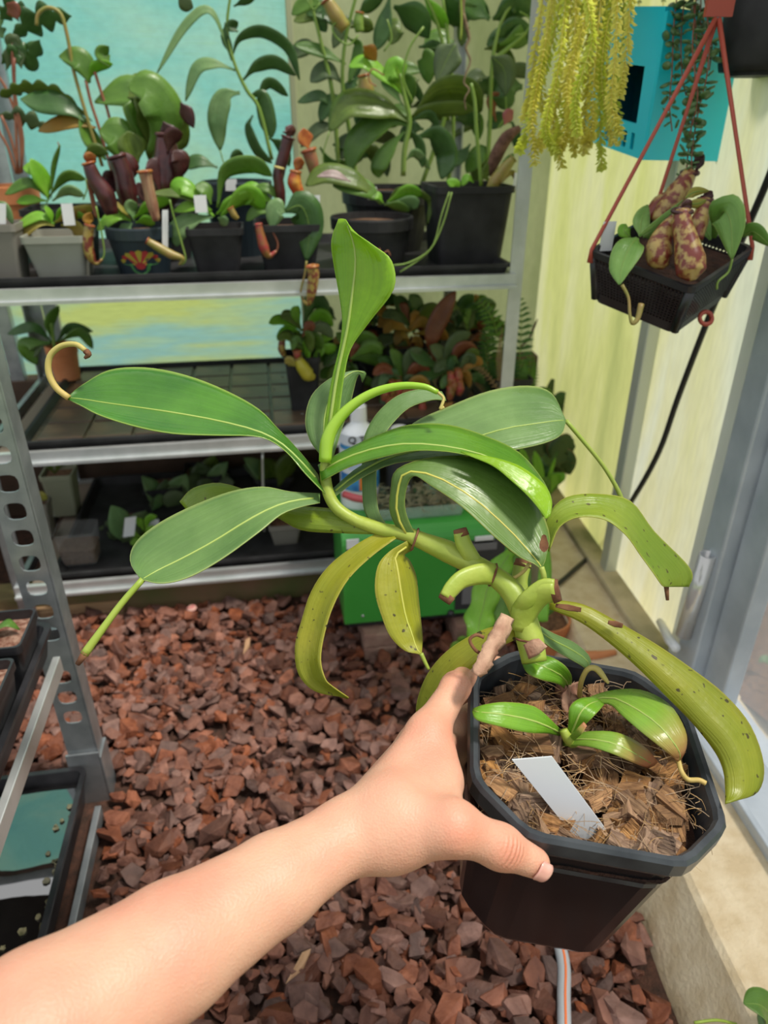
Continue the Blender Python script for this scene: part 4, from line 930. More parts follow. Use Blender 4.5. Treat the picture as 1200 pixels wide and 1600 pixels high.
lv(t, Y, [([(76,312),(66,282),(48,248)],26,BG4), ([(74,308),(45,286),(8,304)],16), ([(76,308),(104,276),(134,280)],16), ([(76,314),(48,312),(26,316)],14,BG4), ([(80,310),(84,262),(94,226)],8), ([(82,314),(106,298),(132,306)],16,BG6), ([(74,316),(70,325),(66,330)],12,BG6), ([(72,300),(56,268),(36,262)],20,BG4)], BG1, roll=.5)
tendril(t, [(134,280),(136,295),(130,312)], Y-.02, .0014, BST); tendril(t, [(88,240),(92,228),(90,222)], Y, .0012, BSR)
t, Y, hw, zr = potted('small pitcher plant in a round navy pot with a painted fan emblem', 155, 263, 358, 1.46, ZS1, 'r', potnavy, group=GP1)
lv(t, Y, [([(205,345),(180,338),(152,360)],18), ([(208,342),(235,322),(268,312)],18), ([(210,345),(205,325),(214,318)],20,BG6), ([(206,348),(198,358),(200,364)],20,BG6), ([(212,348),(228,345),(242,350)],16), ([(204,342),(192,328),(180,315)],8,BG5)], BG4, roll=.6)
ptag(t, 258, 328, 392, 1.458, 9)
pitcher(t, [(280,414),(285,404),(268,398),(250,388),(230,376)], (2,4,7,7,5), 1.44, PIO, PIL, BG3)
tendril(t, [(265,312),(272,340),(284,380),(290,405),(284,414)], 1.45, .0017, BST)
# painted emblem: a fan of red and yellow rays over a green base, standing proud of the wall by a film
em = bpy.data.objects['pot' if 'pot' not in LOC else 'pot']
emc = WY(207,412,1.463); Rp = hw*.86
def empt(a, r):   # polar on the emblem, wrapped round the pot
    dx = math.cos(a)*r*1.65; z = math.sin(a)*r*1.1
    th = dx/Rp; zz = emc.z-.006+z; k = (zz-ZS1)/(zr-ZS1); rr = hw*(.74+(.93-.74)*min(1, k/.74))+.0008
    return Vector((t.location.x+math.sin(th)*rr, t.location.y-math.cos(th)*rr, zz))
RAY = (mat('emblem_red',(.36,.03,.03),rough=.5), mat('emblem_yellow',(.36,.30,.03),rough=.5)); GRN = mat('emblem_green',(.05,.20,.05),rough=.5)
potobj = [c for c in t.children if c.name.startswith('pot')][0]
for i in range(9):
    a0 = math.pi*(.06+.88*i/9); a1 = math.pi*(.06+.88*(i+1)/9)
    V = [empt(a0,.006), empt(a0,.024), empt((a0+a1)/2,.0265), empt(a1,.024), empt(a1,.006)]
    mk('emblem_ray', V, [(0,1,2,3,4)], RAY[(i+1)%2], potobj, False)
mk('emblem_base', [empt(math.pi*q,.024) for q in (.03,)]+[empt(0,.012)]+[empt(-a,.016-.004*abs(math.cos(a))) for a in (.5,.9,1.57,2.2,2.6)]+[empt(math.pi,.012),empt(math.pi*.97,.024),empt(math.pi*.9,.010),empt(math.pi/2,.003),empt(math.pi*.1,.010)], [(0,1,2,3,4,5,6,7,8,9,10,11)], GRN, potobj, False)
mk('emblem_heart', [empt(a,.006) for a in [i*math.pi/5 for i in range(10)]], [tuple(range(10))], RAY[0], potobj, False)
t, Y, hw, zr = potted('arching green pitcher plant in a black square pot beside the emblem pot', 290, 378, 358, 1.46, ZS1, 's', blackm, group=GP1)
lv(t, Y, [([(335,338),(310,320),(272,330)],18), ([(332,338),(300,345),(278,362),(276,385)],30,BG6), ([(330,330),(300,300),(280,292),(275,310)],26,BG4), ([(338,335),(360,318),(402,298)],18), ([(340,325),(352,270),(395,258),(425,275)],26,BG1), ([(345,338),(385,305),(415,325)],30,BG4), ([(340,340),(348,345),(355,352)],16,BG6), ([(328,335),(290,305),(236,302)],14,BG3), ([(330,320),(322,298),(305,290)],20,BG1)], BG4, roll=.55)
ptag(t, 312, 305, 332, Y-.02, 19, 3); pitcher(t, [(372,342),(366,336),(360,325)], (3,5,5), Y, PIO, PIL, BG3)
t, Y, hw, zr = potted('pitcher plant with a big hanging blue-green leaf and red-yellow pitchers', 398, 502, 352, 1.46, ZS1, 's', blackm, group=GP1)
lv(t, Y, [([(445,330),(470,322),(483,355),(479,408)],52,BG2,{'oy':-.06,'roll':.15,'prof':OVAL,'rib':BST}), ([(448,330),(432,328),(424,358)],32,BG6,{'oy':-.05,'roll':.2,'prof':OVAL}), ([(440,332),(405,328),(385,345)],16,BG1), ([(430,320),(395,298),(380,320)],26,BG4), ([(445,325),(420,295),(390,300)],14,BG1)], BG2)
pitcher(t, [(432,392),(420,400),(412,385),(406,362),(404,350)], (2,5,8,6,5), Y-.07, PIR, PIR, PIR); tendril(t, [(424,358),(434,380),(430,396),(420,400)], Y-.06, .002, BSR)
pitcher(t, [(470,325),(466,300),(460,285),(462,268)], (7,9,11,8), Y-.03, mat('pitcher_yellowred',(.55,.30,.04),(.40,.06,.02),rough=.3,scale=45,sharp=(.4,.6)), PIL, PIL, [(462,268),(468,256),(476,254)])
pitcher(t, [(440,322),(438,300),(434,275),(436,262)], (6,8,8,7), Y, PIT, mat('lip_cream',(.5,.42,.15),rough=.3), BRD)
pitcher(t, [(434,300),(436,270),(444,240),(450,215)], (6,9,9,9), Y+.05, PIT, PIT, BRD, [(450,215),(452,205),(446,198)])
pitcher(t, [(492,275),(488,255),(482,235)], (7,10,11), Y+.06, mat('pitcher_pinkgreen',(.26,.16,.07),(.30,.08,.06),rough=.35,scale=40), PIL, PIL, [(482,232),(476,215),(474,200)])
ptag(t, 495, 305, 335, Y-.03, 10)
pitcher(t, [(474,470),(482,474),(487,455),(490,430),(488,416)], (2,4,8,9,9), 1.37, PIG, PIL, BRD); tendril(t, [(479,408),(476,430),(470,455),(474,470),(482,474)], 1.385, .002, PIO)
t, Y, hw, zr = potted('rosette pitcher plant in a round black pot on the top shelf', 525, 656, 345, 1.46, ZS1, 'r', blackm, group=GP1)
lv(t, Y, [([(595,318),(560,285),(510,272),(478,290)],30,BG3,{'roll':.6}), ([(597,318),(570,295),(520,290)],26,BG1), ([(605,316),(635,300),(660,305)],20,BG4), ([(604,318),(640,318),(652,325)],22,BG6), ([(600,318),(585,305),(560,300)],14), ([(606,315),(625,296),(670,312),(668,352)],10,BG3), ([(600,320),(620,322),(640,330)],14,BG1), ([(598,316),(590,306),(575,310)],12,BG4)], BG1, roll=.6)
leafP(t, [(548,284),(520,272),(495,276)], 12, Y-.03, leafmat('bg_purple_sheen',(.20,.13,.15),(.30,.22,.2),rough=.25,trans=.1), roll=.5, prof=OVAL)
ptag(t, 580, 292, 312, Y+.01, 17, 3); tendril(t, [(592,388),(598,396),(606,392),(610,400)], 1.45, .0012, BSR)
t, Y, hw, zr = potted('large black square pot of moss and a climbing pitcher plant by the rack post', 685, 806, 292, 1.47, ZS1, 's', blackm, taper=.80, soilm=moss, group=GP1)
lv(t, Y, [([(705,300),(712,290),(698,282)],16,BG4), ([(765,285),(758,272),(762,255)],12,BG3), ([(740,285),(730,278),(722,290)],12,BG4), ([(780,280),(792,255),(806,250)],9,BG5), ([(785,285),(800,270),(810,290)],8,BG5), ([(770,280),(790,262),(802,240)],18,BG1)], BG4)
tube('stem', [WY(x,y,Y) for x,y in ((752,290),(748,245),(744,200),(742,160),(736,130))], [.004,.004,.0035,.003], BST, t, seg=8)
tube('shaggy_stem', [WY(x,y,Y+.02) for x,y in ((765,275),(775,245),(792,215),(812,200))], [.008,.014,.013,.006], mat('shaggy_brown',(.10,.045,.03),(.2,.1,.07),rough=.9,scale=80,bump=1), t, seg=9)
pitcher(t, [(762,300),(772,285),(790,262),(802,248)], (4,10,9,6), Y-.02, PIO, PIO, BG3)
leafP(t, [(788,195),(795,180),(802,172)], 18, Y, leafmat('bg_pink',(.35,.08,.10),(.45,.16,.14),trans=.2), prof=OVAL)
tendril(t, [(706,300),(692,350),(672,390),(640,410),(612,415)], 1.40, .0016, BST, dy=-.02); tendril(t, [(702,300),(690,335),(678,380),(660,402),(625,425)], 1.42, .0014, BST, dy=-.04)
ptag(t, 808, 270, 298, 1.49, 8, -4)

# --- back row, top shelf
t, Y, hw, zr = potted('fern-like lobed plant with brown stems in a terracotta pot', -40, 46, 292, 1.72, ZS1, 'r', terra, name='potted_lobed_plant', group=GP1)
for pts in ([(28,270),(24,180),(20,100),(18,60)],[(34,270),(30,200),(10,140),(-10,110)],[(30,272),(18,220),(2,180)],[(32,270),(36,220),(24,150),(22,90)],[(26,272),(12,230),(-5,200)]):
    tendril(t, pts, Y, .003, BSR, name='stem')
lv(t, Y, [([(18,60),(60,30),(112,25)],46,BG2,{'lobes':4}), ([(20,70),(45,90),(62,62)],40,BG2,{'lobes':3}), ([(5,60),(-10,40),(-30,30)],40,BG2,{'lobes':3}), ([(10,110),(22,70),(34,108)],30,BMU,{'lobes':3}), ([(-5,180),(40,185),(80,205)],30,BMU,{'lobes':4}), ([(0,30),(20,15),(45,20)],40,BG2,{'lobes':3}), ([(2,100),(20,85),(30,100)],26,BG2,{'lobes':3})], BG2, roll=.4, prof=OVAL)
leafP(t, [(0,150),(40,138),(90,145),(145,190)], 22, Y-.06, BG3, roll=.7, lobes=7, prof=NARROW)
leafP(t, [(10,5),(20,15),(28,30)], 24, Y-.1, BRB, roll=.3, prof=OVAL, name='old_pitcher')
t, Y, hw, zr = potted('broad-leaved pitcher plant with wide dark maroon pitchers, behind the emblem pot', 135, 300, 322, 1.60, ZS1, 'r', blackm, group=GP1)
lv(t, Y, [([(235,250),(225,190),(205,145),(148,160)],56,BG1,{'prof':OVAL,'roll':.5}), ([(235,250),(240,190),(222,140),(190,150)],50,BG3,{'prof':OVAL,'roll':.7}), ([(232,240),(258,190),(232,140),(200,138)],62,BG1,{'prof':OVAL,'roll':.4,'oy':-.03}), ([(200,262),(185,215),(155,205)],56,BG1,{'prof':OVAL,'roll':.3,'oy':-.03}), ([(165,250),(140,215),(125,180)],26,BG1,{'prof':OVAL}), ([(215,255),(205,225),(200,205)],44,BG3,{'prof':OVAL,'roll':.3,'oy':-.04}), ([(262,245),(275,210),(290,180)],44,BG3,{'prof':OVAL,'roll':.3}), ([(150,200),(110,190),(60,205)],22,BOR), ([(135,190),(100,165),(60,160),(32,155)],34,BG2,{'prof':OVAL}), ([(140,130),(125,95),(92,88)],36,BG1,{'prof':OVAL,'roll':.3}), ([(138,125),(150,105),(176,100)],16,BG4), ([(172,105),(160,85),(170,72)],22,BG1,{'prof':OVAL})], BG1)
tendril(t, [(160,260),(135,180),(115,110),(106,60),(95,22),(75,12),(60,22),(57,40)], Y, .0035, PIO); tendril(t, [(175,270),(155,200),(142,160),(134,125)], Y, .003, BSR); tendril(t, [(190,270),(170,180),(160,150),(148,112)], Y, .003, BSR)
pitcher(t, [(175,335),(165,305),(148,280),(138,255)], (10,15,12,9), 1.50, PIT, PIL, PIL, [(138,258),(142,248),(150,244)])
pitcher(t, [(205,335),(198,300),(192,270),(182,245)], (10,16,15,13), 1.54, PIT, PIT, BRD)
lv(t, 1.55, [([(200,290),(205,262),(188,238)],24,BRD), ([(180,300),(172,280),(178,268)],22,BRD), ([(250,300),(240,262),(232,250)],26,BRD), ([(275,290),(282,255),(272,235)],30,BRD), ([(240,330),(222,300),(215,285)],20,BRD), ([(262,240),(268,215),(285,208)],24,BRD)], BRD)
pitcher(t, [(255,325),(262,290),(262,255),(258,210)], (12,24,22,13), 1.58, PIT, PIT, BRD)
pitcher(t, [(245,345),(238,320),(230,285),(226,268)], (6,9,9,10), 1.47, mat('pitcher_striped',(.20,.07,.05),(.35,.22,.12),rough=.4,scale=60,stretch=(3,3,.5)), PIL, BRD)
leafP(t, [(282,160),(292,178),(303,200)], 22, 1.62, BRD, roll=.3, prof=OVAL, name='pitcher_lid'); leafP(t, [(255,190),(262,205),(268,212)], 24, 1.6, BRD, roll=.3, prof=OVAL, name='pitcher_lid')
leafP(t, [(132,240),(150,235),(170,240)], 20, 1.6, BG3, roll=.4, prof=OVAL); leafP(t, [(150,340),(142,300),(135,275)], 7, 1.5, BSR, prof=NARROW, name='old_petiole')
t, Y, hw, zr = potted('tall narrow-leaved climbing pitcher plant before the turquoise sheet', 312, 424, 286, 1.66, ZS1, 'r', potnavy, group=GP1)
tube('stem', [WY(x,y,Y) for x,y in ((425,250),(405,170),(385,140),(365,95),(355,40),(362,-20))], [.004,.004,.003,.0025], BST, t, seg=8)
lv(t, Y, [([(362,95),(330,18),(290,40),(245,115)],13,BG6), ([(368,110),(335,100),(308,108),(290,158)],18,BG6), ([(375,145),(352,150),(340,185),(344,235)],32,BG6,{'roll':.2}), ([(362,90),(375,60),(410,50),(450,75),(468,125)],18,BG2), ([(380,125),(400,105),(430,98),(462,118)],20,BG2), ([(390,150),(408,150),(418,190),(425,215)],28,BG2,{'roll':.3}), ([(395,180),(388,200),(402,235),(425,255)],16,BG2), ([(352,35),(352,60),(362,82)],14,BG2), ([(365,10),(385,0),(400,-8)],14,BG2), ([(372,50),(362,42),(372,34)],16,BG2), ([(340,262),(310,252),(288,262)],20,BG2), ([(355,265),(370,245),(380,240)],18,BG2), ([(400,160),(420,130),(450,150)],16,BG2), ([(420,215),(440,230),(452,260)],18,BG2)], BG2, roll=.5)
tendril(t, [(245,115),(250,150),(252,165)], Y, .0013, BST); tendril(t, [(344,235),(350,255),(360,262)], Y, .0013, BST)
leafP(t, [(278,-8),(290,5),(302,12)], 24, 1.6, BMU, roll=.2, prof=OVAL, name='old_pitcher'); ptag(t, 361, 280, 298, 1.66, 17)
t, Y, hw, zr = potted('large strap-leaved pitcher plant in a round black pot in the back row', 545, 690, 298, 1.65, ZS1, 'r', blackm, group=GP1)
tube('stem', [WY(x,y,Y) for x,y in ((630,275),(632,235),(640,190),(632,150),(625,115))], [.006,.006,.005,.003], BST, t, seg=8)
lv(t, Y, [([(640,190),(600,170),(545,165),(515,205)],40,BG3,{'roll':.75}), ([(645,185),(680,150),(725,148),(752,175)],44,BG3,{'roll':.75}), ([(640,195),(600,190),(560,220),(545,268)],38,BG1,{'roll':.35}), ([(640,190),(660,175),(715,170),(740,172)],22,BG3), ([(632,205),(610,230),(592,260),(592,278)],26,BG1,{'roll':.3}), ([(650,215),(680,210),(698,245),(690,280)],36,BG2,{'roll':.3}), ([(632,150),(600,120),(570,98),(545,105)],20,BG4,{'roll':.8}), ([(626,130),(618,108),(600,125)],34,BG4,{'roll':.2,'prof':OVAL}), ([(620,105),(622,128),(626,145)],20,LB,{'roll':.2}), ([(630,165),(612,140),(595,128)],14,BG6), ([(638,190),(670,180),(685,200)],14,BG2), ([(634,250),(650,240),(672,265)],14,BG6), ([(636,200),(655,225),(660,262)],16,BG2)], BG1)
tendril(t, [(645,160),(630,120),(640,75),(662,42)], Y-.02, .0022, BST); tendril(t, [(515,205),(505,240),(507,265)], Y, .0014, BST); tendril(t, [(600,118),(582,108),(576,125),(588,135)], Y-.02, .0014, BSR)
pitcher(t, [(573,165),(572,140),(568,118)], (12,13,8), Y+.05, PIO, PIL, BOR, [(575,100),(580,85),(588,75)])
# vines on the back wall
t = thing('climbing_pitcher_plant', 'tangle of climbing pitcher plant stems and hanging leaves on the olive wall sheet', 'climbing plant', (.45,1.86,ZS1))
Y = 1.85
for pts in ([(560,300),(545,200),(535,130),(540,60),(560,-20)],[(700,290),(708,200),(704,100),(690,-20)],[(760,280),(765,200),(770,90),(790,20),(830,-20)],[(655,300),(700,160),(690,60),(660,-20)],[(530,280),(520,150),(500,60),(480,-20)],[(770,95),(800,70),(835,40)]):
    tube('stem', [WY(x,y,Y) for x,y in pts], [.0055,.005,.004,.0035], BST, t, seg=7)
lv(t, Y, [([(690,100),(692,140),(695,150)],2), ([(712,68),(700,90),(682,128)],44,BMU,{'prof':OVAL,'roll':.15,'oy':-.08,'rib':BST}), ([(768,88),(788,110),(790,150)],36,BMU,{'prof':OVAL,'roll':.2,'oy':-.08,'rib':BST}), ([(610,-10),(600,40),(588,78)],26,BG2,{'roll':.3}), ([(615,10),(650,30),(670,60)],40,BG2,{'prof':OVAL}), ([(690,-10),(715,20),(745,10)],40,BG2,{'prof':OVAL}), ([(660,-10),(680,20),(700,45)],22,BG4), ([(770,30),(800,15),(830,20)],36,BG2,{'prof':OVAL}), ([(770,60),(800,45),(832,60)],30,BG2), ([(780,70),(810,60),(835,45)],30,BG1), ([(765,30),(740,10),(725,-10)],40,BG2), ([(800,20),(820,0),(835,-10)],36,BG2), ([(545,60),(520,30),(490,20)],18,BG2), ([(540,100),(500,80),(460,70)],18,BG1), ([(535,130),(510,110),(485,128)],26,BMU), ([(540,150),(515,160),(500,190)],22,BG2), ([(560,120),(545,140),(538,165)],20,BG2), ([(545,60),(560,75),(545,130)],16,BG1), ([(520,170),(500,150),(465,160)],16,BG2), ([(530,200),(500,200),(470,230)],18,BMU), ([(560,20),(575,10),(600,-5)],20,BG2), ([(510,10),(500,30),(510,50)],20,BG2), ([(705,190),(690,210),(692,240)],40,BMU,{'prof':OVAL,'roll':.2}), ([(760,150),(790,160),(800,140)],22,BG2), ([(775,110),(810,110),(835,118)],22,BMU), ([(735,225),(720,245),(690,262)],20,BG2), ([(800,190),(808,215),(815,240)],20,BG2), ([(560,200),(540,225),(530,250)],26,BMU), ([(520,225),(550,245),(570,240)],20,BG2), ([(545,180),(575,150),(590,160)],18,BG2), ([(775,190),(768,160),(780,145)],16,BRB), ([(500,230),(520,260),(545,255)],20,BG1)], BG2, roll=.5)
for pts in ([(600,80),(612,60),(605,30)],[(560,55),(545,70),(525,58),(520,40),(538,30)],[(480,0),(490,15),(500,5)],[(790,150),(790,180),(778,200)],[(812,18),(828,30),(822,50),(805,55)],[(682,128),(676,145)]):
    tendril(t, pts, Y-.05, .0018, BST)
pitcher(t, [(540,45),(525,25),(510,0)], (10,12,9), Y-.04, PIO, PIL, BG3); pitcher(t, [(562,50),(560,35),(562,20)], (7,8,6), Y-.03, BST, PIL, BG3)
leafP(t, [(568,72),(578,82),(588,95)], 22, Y-.1, BOR, prof=OVAL)
rv = random.Random(77)
for i in range(46):
    x, y = rv.uniform(475,828), rv.uniform(-5,245); a = rv.uniform(-.4,3.5); l = rv.uniform(30,62)
    leafP(t, [(x,y),(x+math.cos(a)*l*.5,y+abs(math.sin(a))*l*.2-6),(x+math.cos(a)*l,y+abs(math.sin(a))*l*.9)], rv.uniform(14,30), rv.uniform(1.84,1.95), rv.choice((BG2,BG2,BMU,BG1,BG3)), roll=rv.uniform(.1,.7))
tube('aerial_root', [WY(x,y,1.62) for x,y in ((724,-10),(722,15),(728,40),(733,60),(728,75),(735,95),(728,115),(725,130),(733,140),(726,155),(728,172))], [.006,.004,.0025,.002,.0018,.0015], mat('root_brown',(.16,.10,.06),(.3,.22,.14),rough=.9,scale=90,bump=1), t, seg=7)
tube('aerial_root', [WY(x,y,1.61) for x,y in ((720,-10),(721,30),(720,62))], .0022, TEN, t, seg=7)

# --- middle shelf
t, Y, hw, zr = potted('young pitcher plant in a small terracotta pot on the muddy tray', 64, 114, 545, 1.80, ZS2, 'r', terra, taper=.8)
lv(t, Y, [([(84,535),(78,505),(92,478)],16,BG1), ([(82,535),(52,512),(12,522)],16,BG2), ([(80,535),(40,540),(58,570)],24,BG1), ([(88,535),(110,512),(145,518)],14,BG2), ([(90,535),(125,520),(145,545)],16,BG1), ([(80,538),(60,540),(52,558)],16,BMU)], BG1)
tube('stem', [WY(x,y,Y) for x,y in ((86,548),(83,525),(80,505))], .004, BST, t, seg=7)
for i, (x0, x1, yt, Yf, lb, lst, mm_) in enumerate((
   (445, 500, 560, 1.50, 'bright green rosette pitcher plant on the middle shelf beside the empty plates', [([(470,515),(440,500),(420,505)],16), ([(470,512),(462,490),(466,478)],16), ([(472,515),(500,492),(520,510)],20), ([(470,518),(450,515),(432,528)],14), ([(474,520),(490,530),(520,528)],16), ([(470,520),(468,540),(478,548)],16), ([(476,522),(500,545),(490,560)],14), ([(474,510),(490,470),(515,490)],26,BG2), ([(480,530),(510,545),(525,540)],18)], BG4),
   (520, 575, 585, 1.52, 'low clump of variegated green leaves on the middle shelf', [([(545,560),(520,550),(500,565)],20), ([(548,560),(575,540),(600,545)],18), ([(545,565),(515,580),(500,590)],18), ([(550,560),(560,530),(590,530)],22), ([(548,562),(580,560),(605,572)],20), ([(546,560),(540,535),(525,520)],18), ([(548,565),(560,590),(585,600)],18), ([(545,565),(525,600),(505,610)],16)], BG1),
   (600, 655, 620, 1.50, 'red-brown rosette with dark leaves on the middle shelf', [([(628,600),(600,590),(580,605)],18), ([(630,600),(650,575),(672,580)],18,BRB), ([(628,600),(625,570),(610,545)],20,BG1), ([(632,602),(660,605),(680,620)],18), ([(626,604),(610,625),(590,630)],16,BRB), ([(630,600),(640,560),(660,545)],20,BMU), ([(628,598),(610,570),(590,560)],18,BG2), ([(630,605),(645,625),(640,640)],18,BRB)], BMU),
   (690, 745, 610, 1.50, 'pitcher plant with one tall glossy red-brown leaf on the middle shelf', [([(680,570),(675,530),(690,490),(712,455)],30,BRB,{'oy':.02,'roll':.2}), ([(690,570),(710,535),(735,520)],22,BMU), ([(685,575),(660,560),(640,545)],22,BG2), ([(700,580),(690,555),(672,540)],22,BMU), ([(705,580),(735,570),(765,580)],30,BG2,{'prof':OVAL}), ([(695,580),(700,600),(720,610)],22,BRB), ([(690,580),(660,590),(640,590)],20,BMU), ([(700,575),(720,545),(745,545)],20,BRB), ([(700,580),(665,580),(645,600)],34,BG2,{'prof':OVAL})], BMU),
   (610, 670, 545, 1.62, 'mound of orange and olive leaves at the back of the middle shelf', [([(640,520),(610,500),(590,510)],20), ([(640,520),(630,480),(615,465)],22,BG2), ([(645,520),(665,490),(690,480)],24,BG3), ([(645,522),(680,520),(700,530)],20), ([(638,525),(605,530),(585,540)],20,BMU), ([(642,518),(650,480),(640,460)],24,BG2), ([(640,520),(600,490),(580,470)],18,BOR), ([(642,525),(655,545),(680,545)],20,BRB)], BOR),
   (560, 610, 520, 1.70, 'dim green rosette behind the orange mound on the middle shelf', [([(585,500),(560,480),(545,490)],20), ([(585,500),(600,470),(625,470)],20), ([(585,500),(580,475),(560,462)],20,BG3), ([(590,505),(615,500),(630,510)],18), ([(582,505),(560,515),(550,530)],18,BRB)], BG2),
   (700, 760, 530, 1.72, 'shadowed olive-leaved plant by the rack post on the middle shelf', [([(730,510),(700,490),(690,470)],22,BRB), ([(732,510),(750,480),(775,475)],22), ([(730,510),(725,480),(740,460)],24), ([(735,512),(765,505),(790,515)],22,BG3), ([(728,512),(700,515),(680,530)],20,BMU)], BG2))):
    t, Y, hw, zr = potted(lb, x0, x1, yt, Yf, ZS2, 'r' if i % 2 else 's', terra if i == 2 else blackm, group='plants crowded on the middle shelf')
    lv(t, Y, lst, mm_, roll=.5)
    rr = random.Random(60+i)
    cx = (x0+x1)/2
    for q in range(15):
        a = rr.uniform(0, 6.28); l = rr.uniform(22,52); y_ = yt-24+rr.uniform(-24,14)
        leafP(t, [(cx,y_+5),(cx+math.cos(a)*l*.6,y_-8+math.sin(a)*l*.3),(cx+math.cos(a)*l,y_+4+math.sin(a)*l*.6)], rr.uniform(12,20), Y+rr.uniform(-.05,.05), rr.choice((BMU,BG1,BG2,BRB,mm_,BG3,BRB,BOR,BG6)), roll=rr.uniform(.2,.7))
    if i == 0:
        pitcher(t, [(492,590),(482,586),(472,572),(466,560)], (4,11,10,6), Y-.05, mat('pitcher_yellow',(.42,.38,.03),(.36,.28,.04),rough=.35), PIO, BG5)
        leafP(t, [(445,568),(452,565),(462,572)], 16, Y-.05, BG5, prof=OVAL, name='pitcher_lid')
        pitcher(t, [(467,572),(465,560),(464,548)], (5,6,6), Y-.04, PIR, PIL, BRB); pitcher(t, [(444,556),(440,545),(441,530)], (4,6,5), Y-.02, PIG, PIL, BRB)
    if i in (2, 3):
        for q in range(6): x = cx+rr.uniform(-40,40); y_ = yt+rr.uniform(-25,25); pitcher(t, [(x,y_+10),(x+2,y_),(x+1,y_-12)], (4,7,5), Y-.06, PIR, PIL, BRB)
        leafP(t, [(cx-10,yt+18),(cx-20,yt+28),(cx-30,yt+30)], 16, Y-.08, BOR, prof=OVAL)
t, Y, hw, zr = potted('dense dusky clump filling the back of the middle shelf', 520, 580, 545, 1.76, ZS2, 's', blackm, group='plants crowded on the middle shelf')
rv = random.Random(78)
for i in range(44):
    x, y = rv.uniform(505,770), rv.uniform(485,590); a = rv.uniform(0,6.28); l = rv.uniform(22,44)
    leafP(t, [(x,y),(x+math.cos(a)*l*.5,y-8+math.sin(a)*l*.3),(x+math.cos(a)*l,y+math.sin(a)*l*.6)], rv.uniform(14,24), rv.uniform(1.66,1.84), rv.choice((BG2,BMU,BRB,BG3,BRB,BG1,BRD)), roll=rv.uniform(.1,.7))
# fern with upright seed spikes
t, Y, hw, zr = potted('feathery fern with tan seed spikes beside the rack post', 770, 830, 640, 1.52, ZS2, 's', blackm, name='potted_fern')
def frond(t, pts, wpx, Y, m, n=16, name='frond', ang=.4):
    P = cr_interp([WY(x,y,Y) for x,y in pts], 6); k = depth(P[0])/FPX; st = tube('frond_stem' if name == 'frond' else 'spike_stem', P, [.0014,.0007], BST if name == 'frond' else BOR_ST, t, sub=1, seg=5)
    V = []; F = []; UVs = []
    for i in range(n):
        f = (i+1)/(n+1); j = min(len(P)-2, int(f*(len(P)-1))); c = P[j].lerp(P[j+1], f*(len(P)-1)-j); T = (P[j+1]-P[j]).normalized(); s = T.cross((c-CAM).normalized()).normalized()
        L_ = wpx*k*.5*math.sin(math.pi*min(.97, .25+.72*f))**.8; b = L_*.16
        for sg in (-1, 1):
            d = (s*sg+T*ang).normalized(); q = len(V); tip = c+d*L_-Vector((0,0,L_*.15))
            V += [c-T*b*.5, c+d*L_*.5-T*b, tip, c+d*L_*.5+T*b, c+T*b*.5]; F.append((q,q+1,q+2,q+3,q+4)); UVs += [(.5,0),(0,.5),(.5,1),(1,.5),(.5,0)]
    o = mk('pinnae' if name == 'frond' else 'seed_heads', V, F, m, st, False, uvs=UVs); o['kind'] = 'stuff'
BOR_ST = mat('spike_brown', (.24,.15,.07), rough=.8)
TANL = leafmat('seed_tan', (.30,.19,.09), (.36,.25,.13), rough=.8, trans=.1)
for pts, w_ in (([(790,620),(785,560),(770,500),(745,465)],46),([(812,620),(812,560),(815,500),(808,455)],44),([(800,625),(795,570),(790,530)],40),([(815,630),(825,590),(830,550)],38),([(782,625),(765,590),(758,540)],40),([(800,640),(805,600),(818,560)],50),([(770,600),(762,540),(765,500)],36)):
    frond(t, pts, w_, Y+random.uniform(-.03,.05), BG1 if w_ % 4 else BG2)
frond(t, [(790,625),(750,575),(720,575),(690,590)], 16, Y-.05, TANL, 30, 'spike', .8); frond(t, [(785,620),(780,560),(785,512)], 16, Y-.05, TANL, 28, 'spike', .8)
for i in range(10):
    a = random.uniform(0,6.28); leafP(t, [(775,640),(775+math.cos(a)*22,632+math.sin(a)*10),(775+math.cos(a)*38,640+math.sin(a)*18)], 20, Y-.03, random.choice((BG6,BG1,BMU)), prof=OVAL)
tube('dead_stalk', [WY(x,y,1.6) for x,y in ((810,545),(826,530),(835,510),(840,498))], [.003,.002,.003,.001], PIT, t, seg=6)

# --- lowest shelf
t = thing('plastic_container', 'clear plastic food container holding brown compost on the lowest shelf', 'container', WY(124,880,1.47))
c_ = WY(124,838,1.50); hw = (WY(158,838,1.45)-WY(90,838,1.45)).x/2; cx, cy = c_.x, 1.45+hw*.8; z0 = ZS3+.003; zt = WY(124,838,1.45).z
clear = glassmat('clear_tub', (.5,.52,.52), .1, .07)
loft('tub', [rsq(cx,cy,z0,hw*.82,hw*.66,.008), rsq(cx,cy,zt,hw*.97,hw*.78,.01), rsq(cx,cy,zt,hw,hw*.8,.012), rsq(cx,cy,zt+.003,hw,hw*.8,.012), rsq(cx,cy,zt+.003,hw*.94,hw*.75,.01), rsq(cx,cy,z0+.002,hw*.8,hw*.64,.008)], clear, t)
loft('compost', [rsq(cx,cy,z0+.003,hw*.80,hw*.63,.008), rsq(cx,cy,z0+(zt-z0)*.5,hw*.87,hw*.69,.008)], mat('buff_compost',(.10,.06,.035),(.17,.11,.07),rough=.95,scale=150,bump=1), t)
t, Y, hw, zr = potted('grey-taupe square pot of compost on the lowest shelf', 420, 470, 822, 1.47, ZS3, 's', pottaupe)
lv(t, Y, [([(445,815),(438,800),(425,795)],14), ([(445,815),(455,800),(465,798)],14)], BG2)
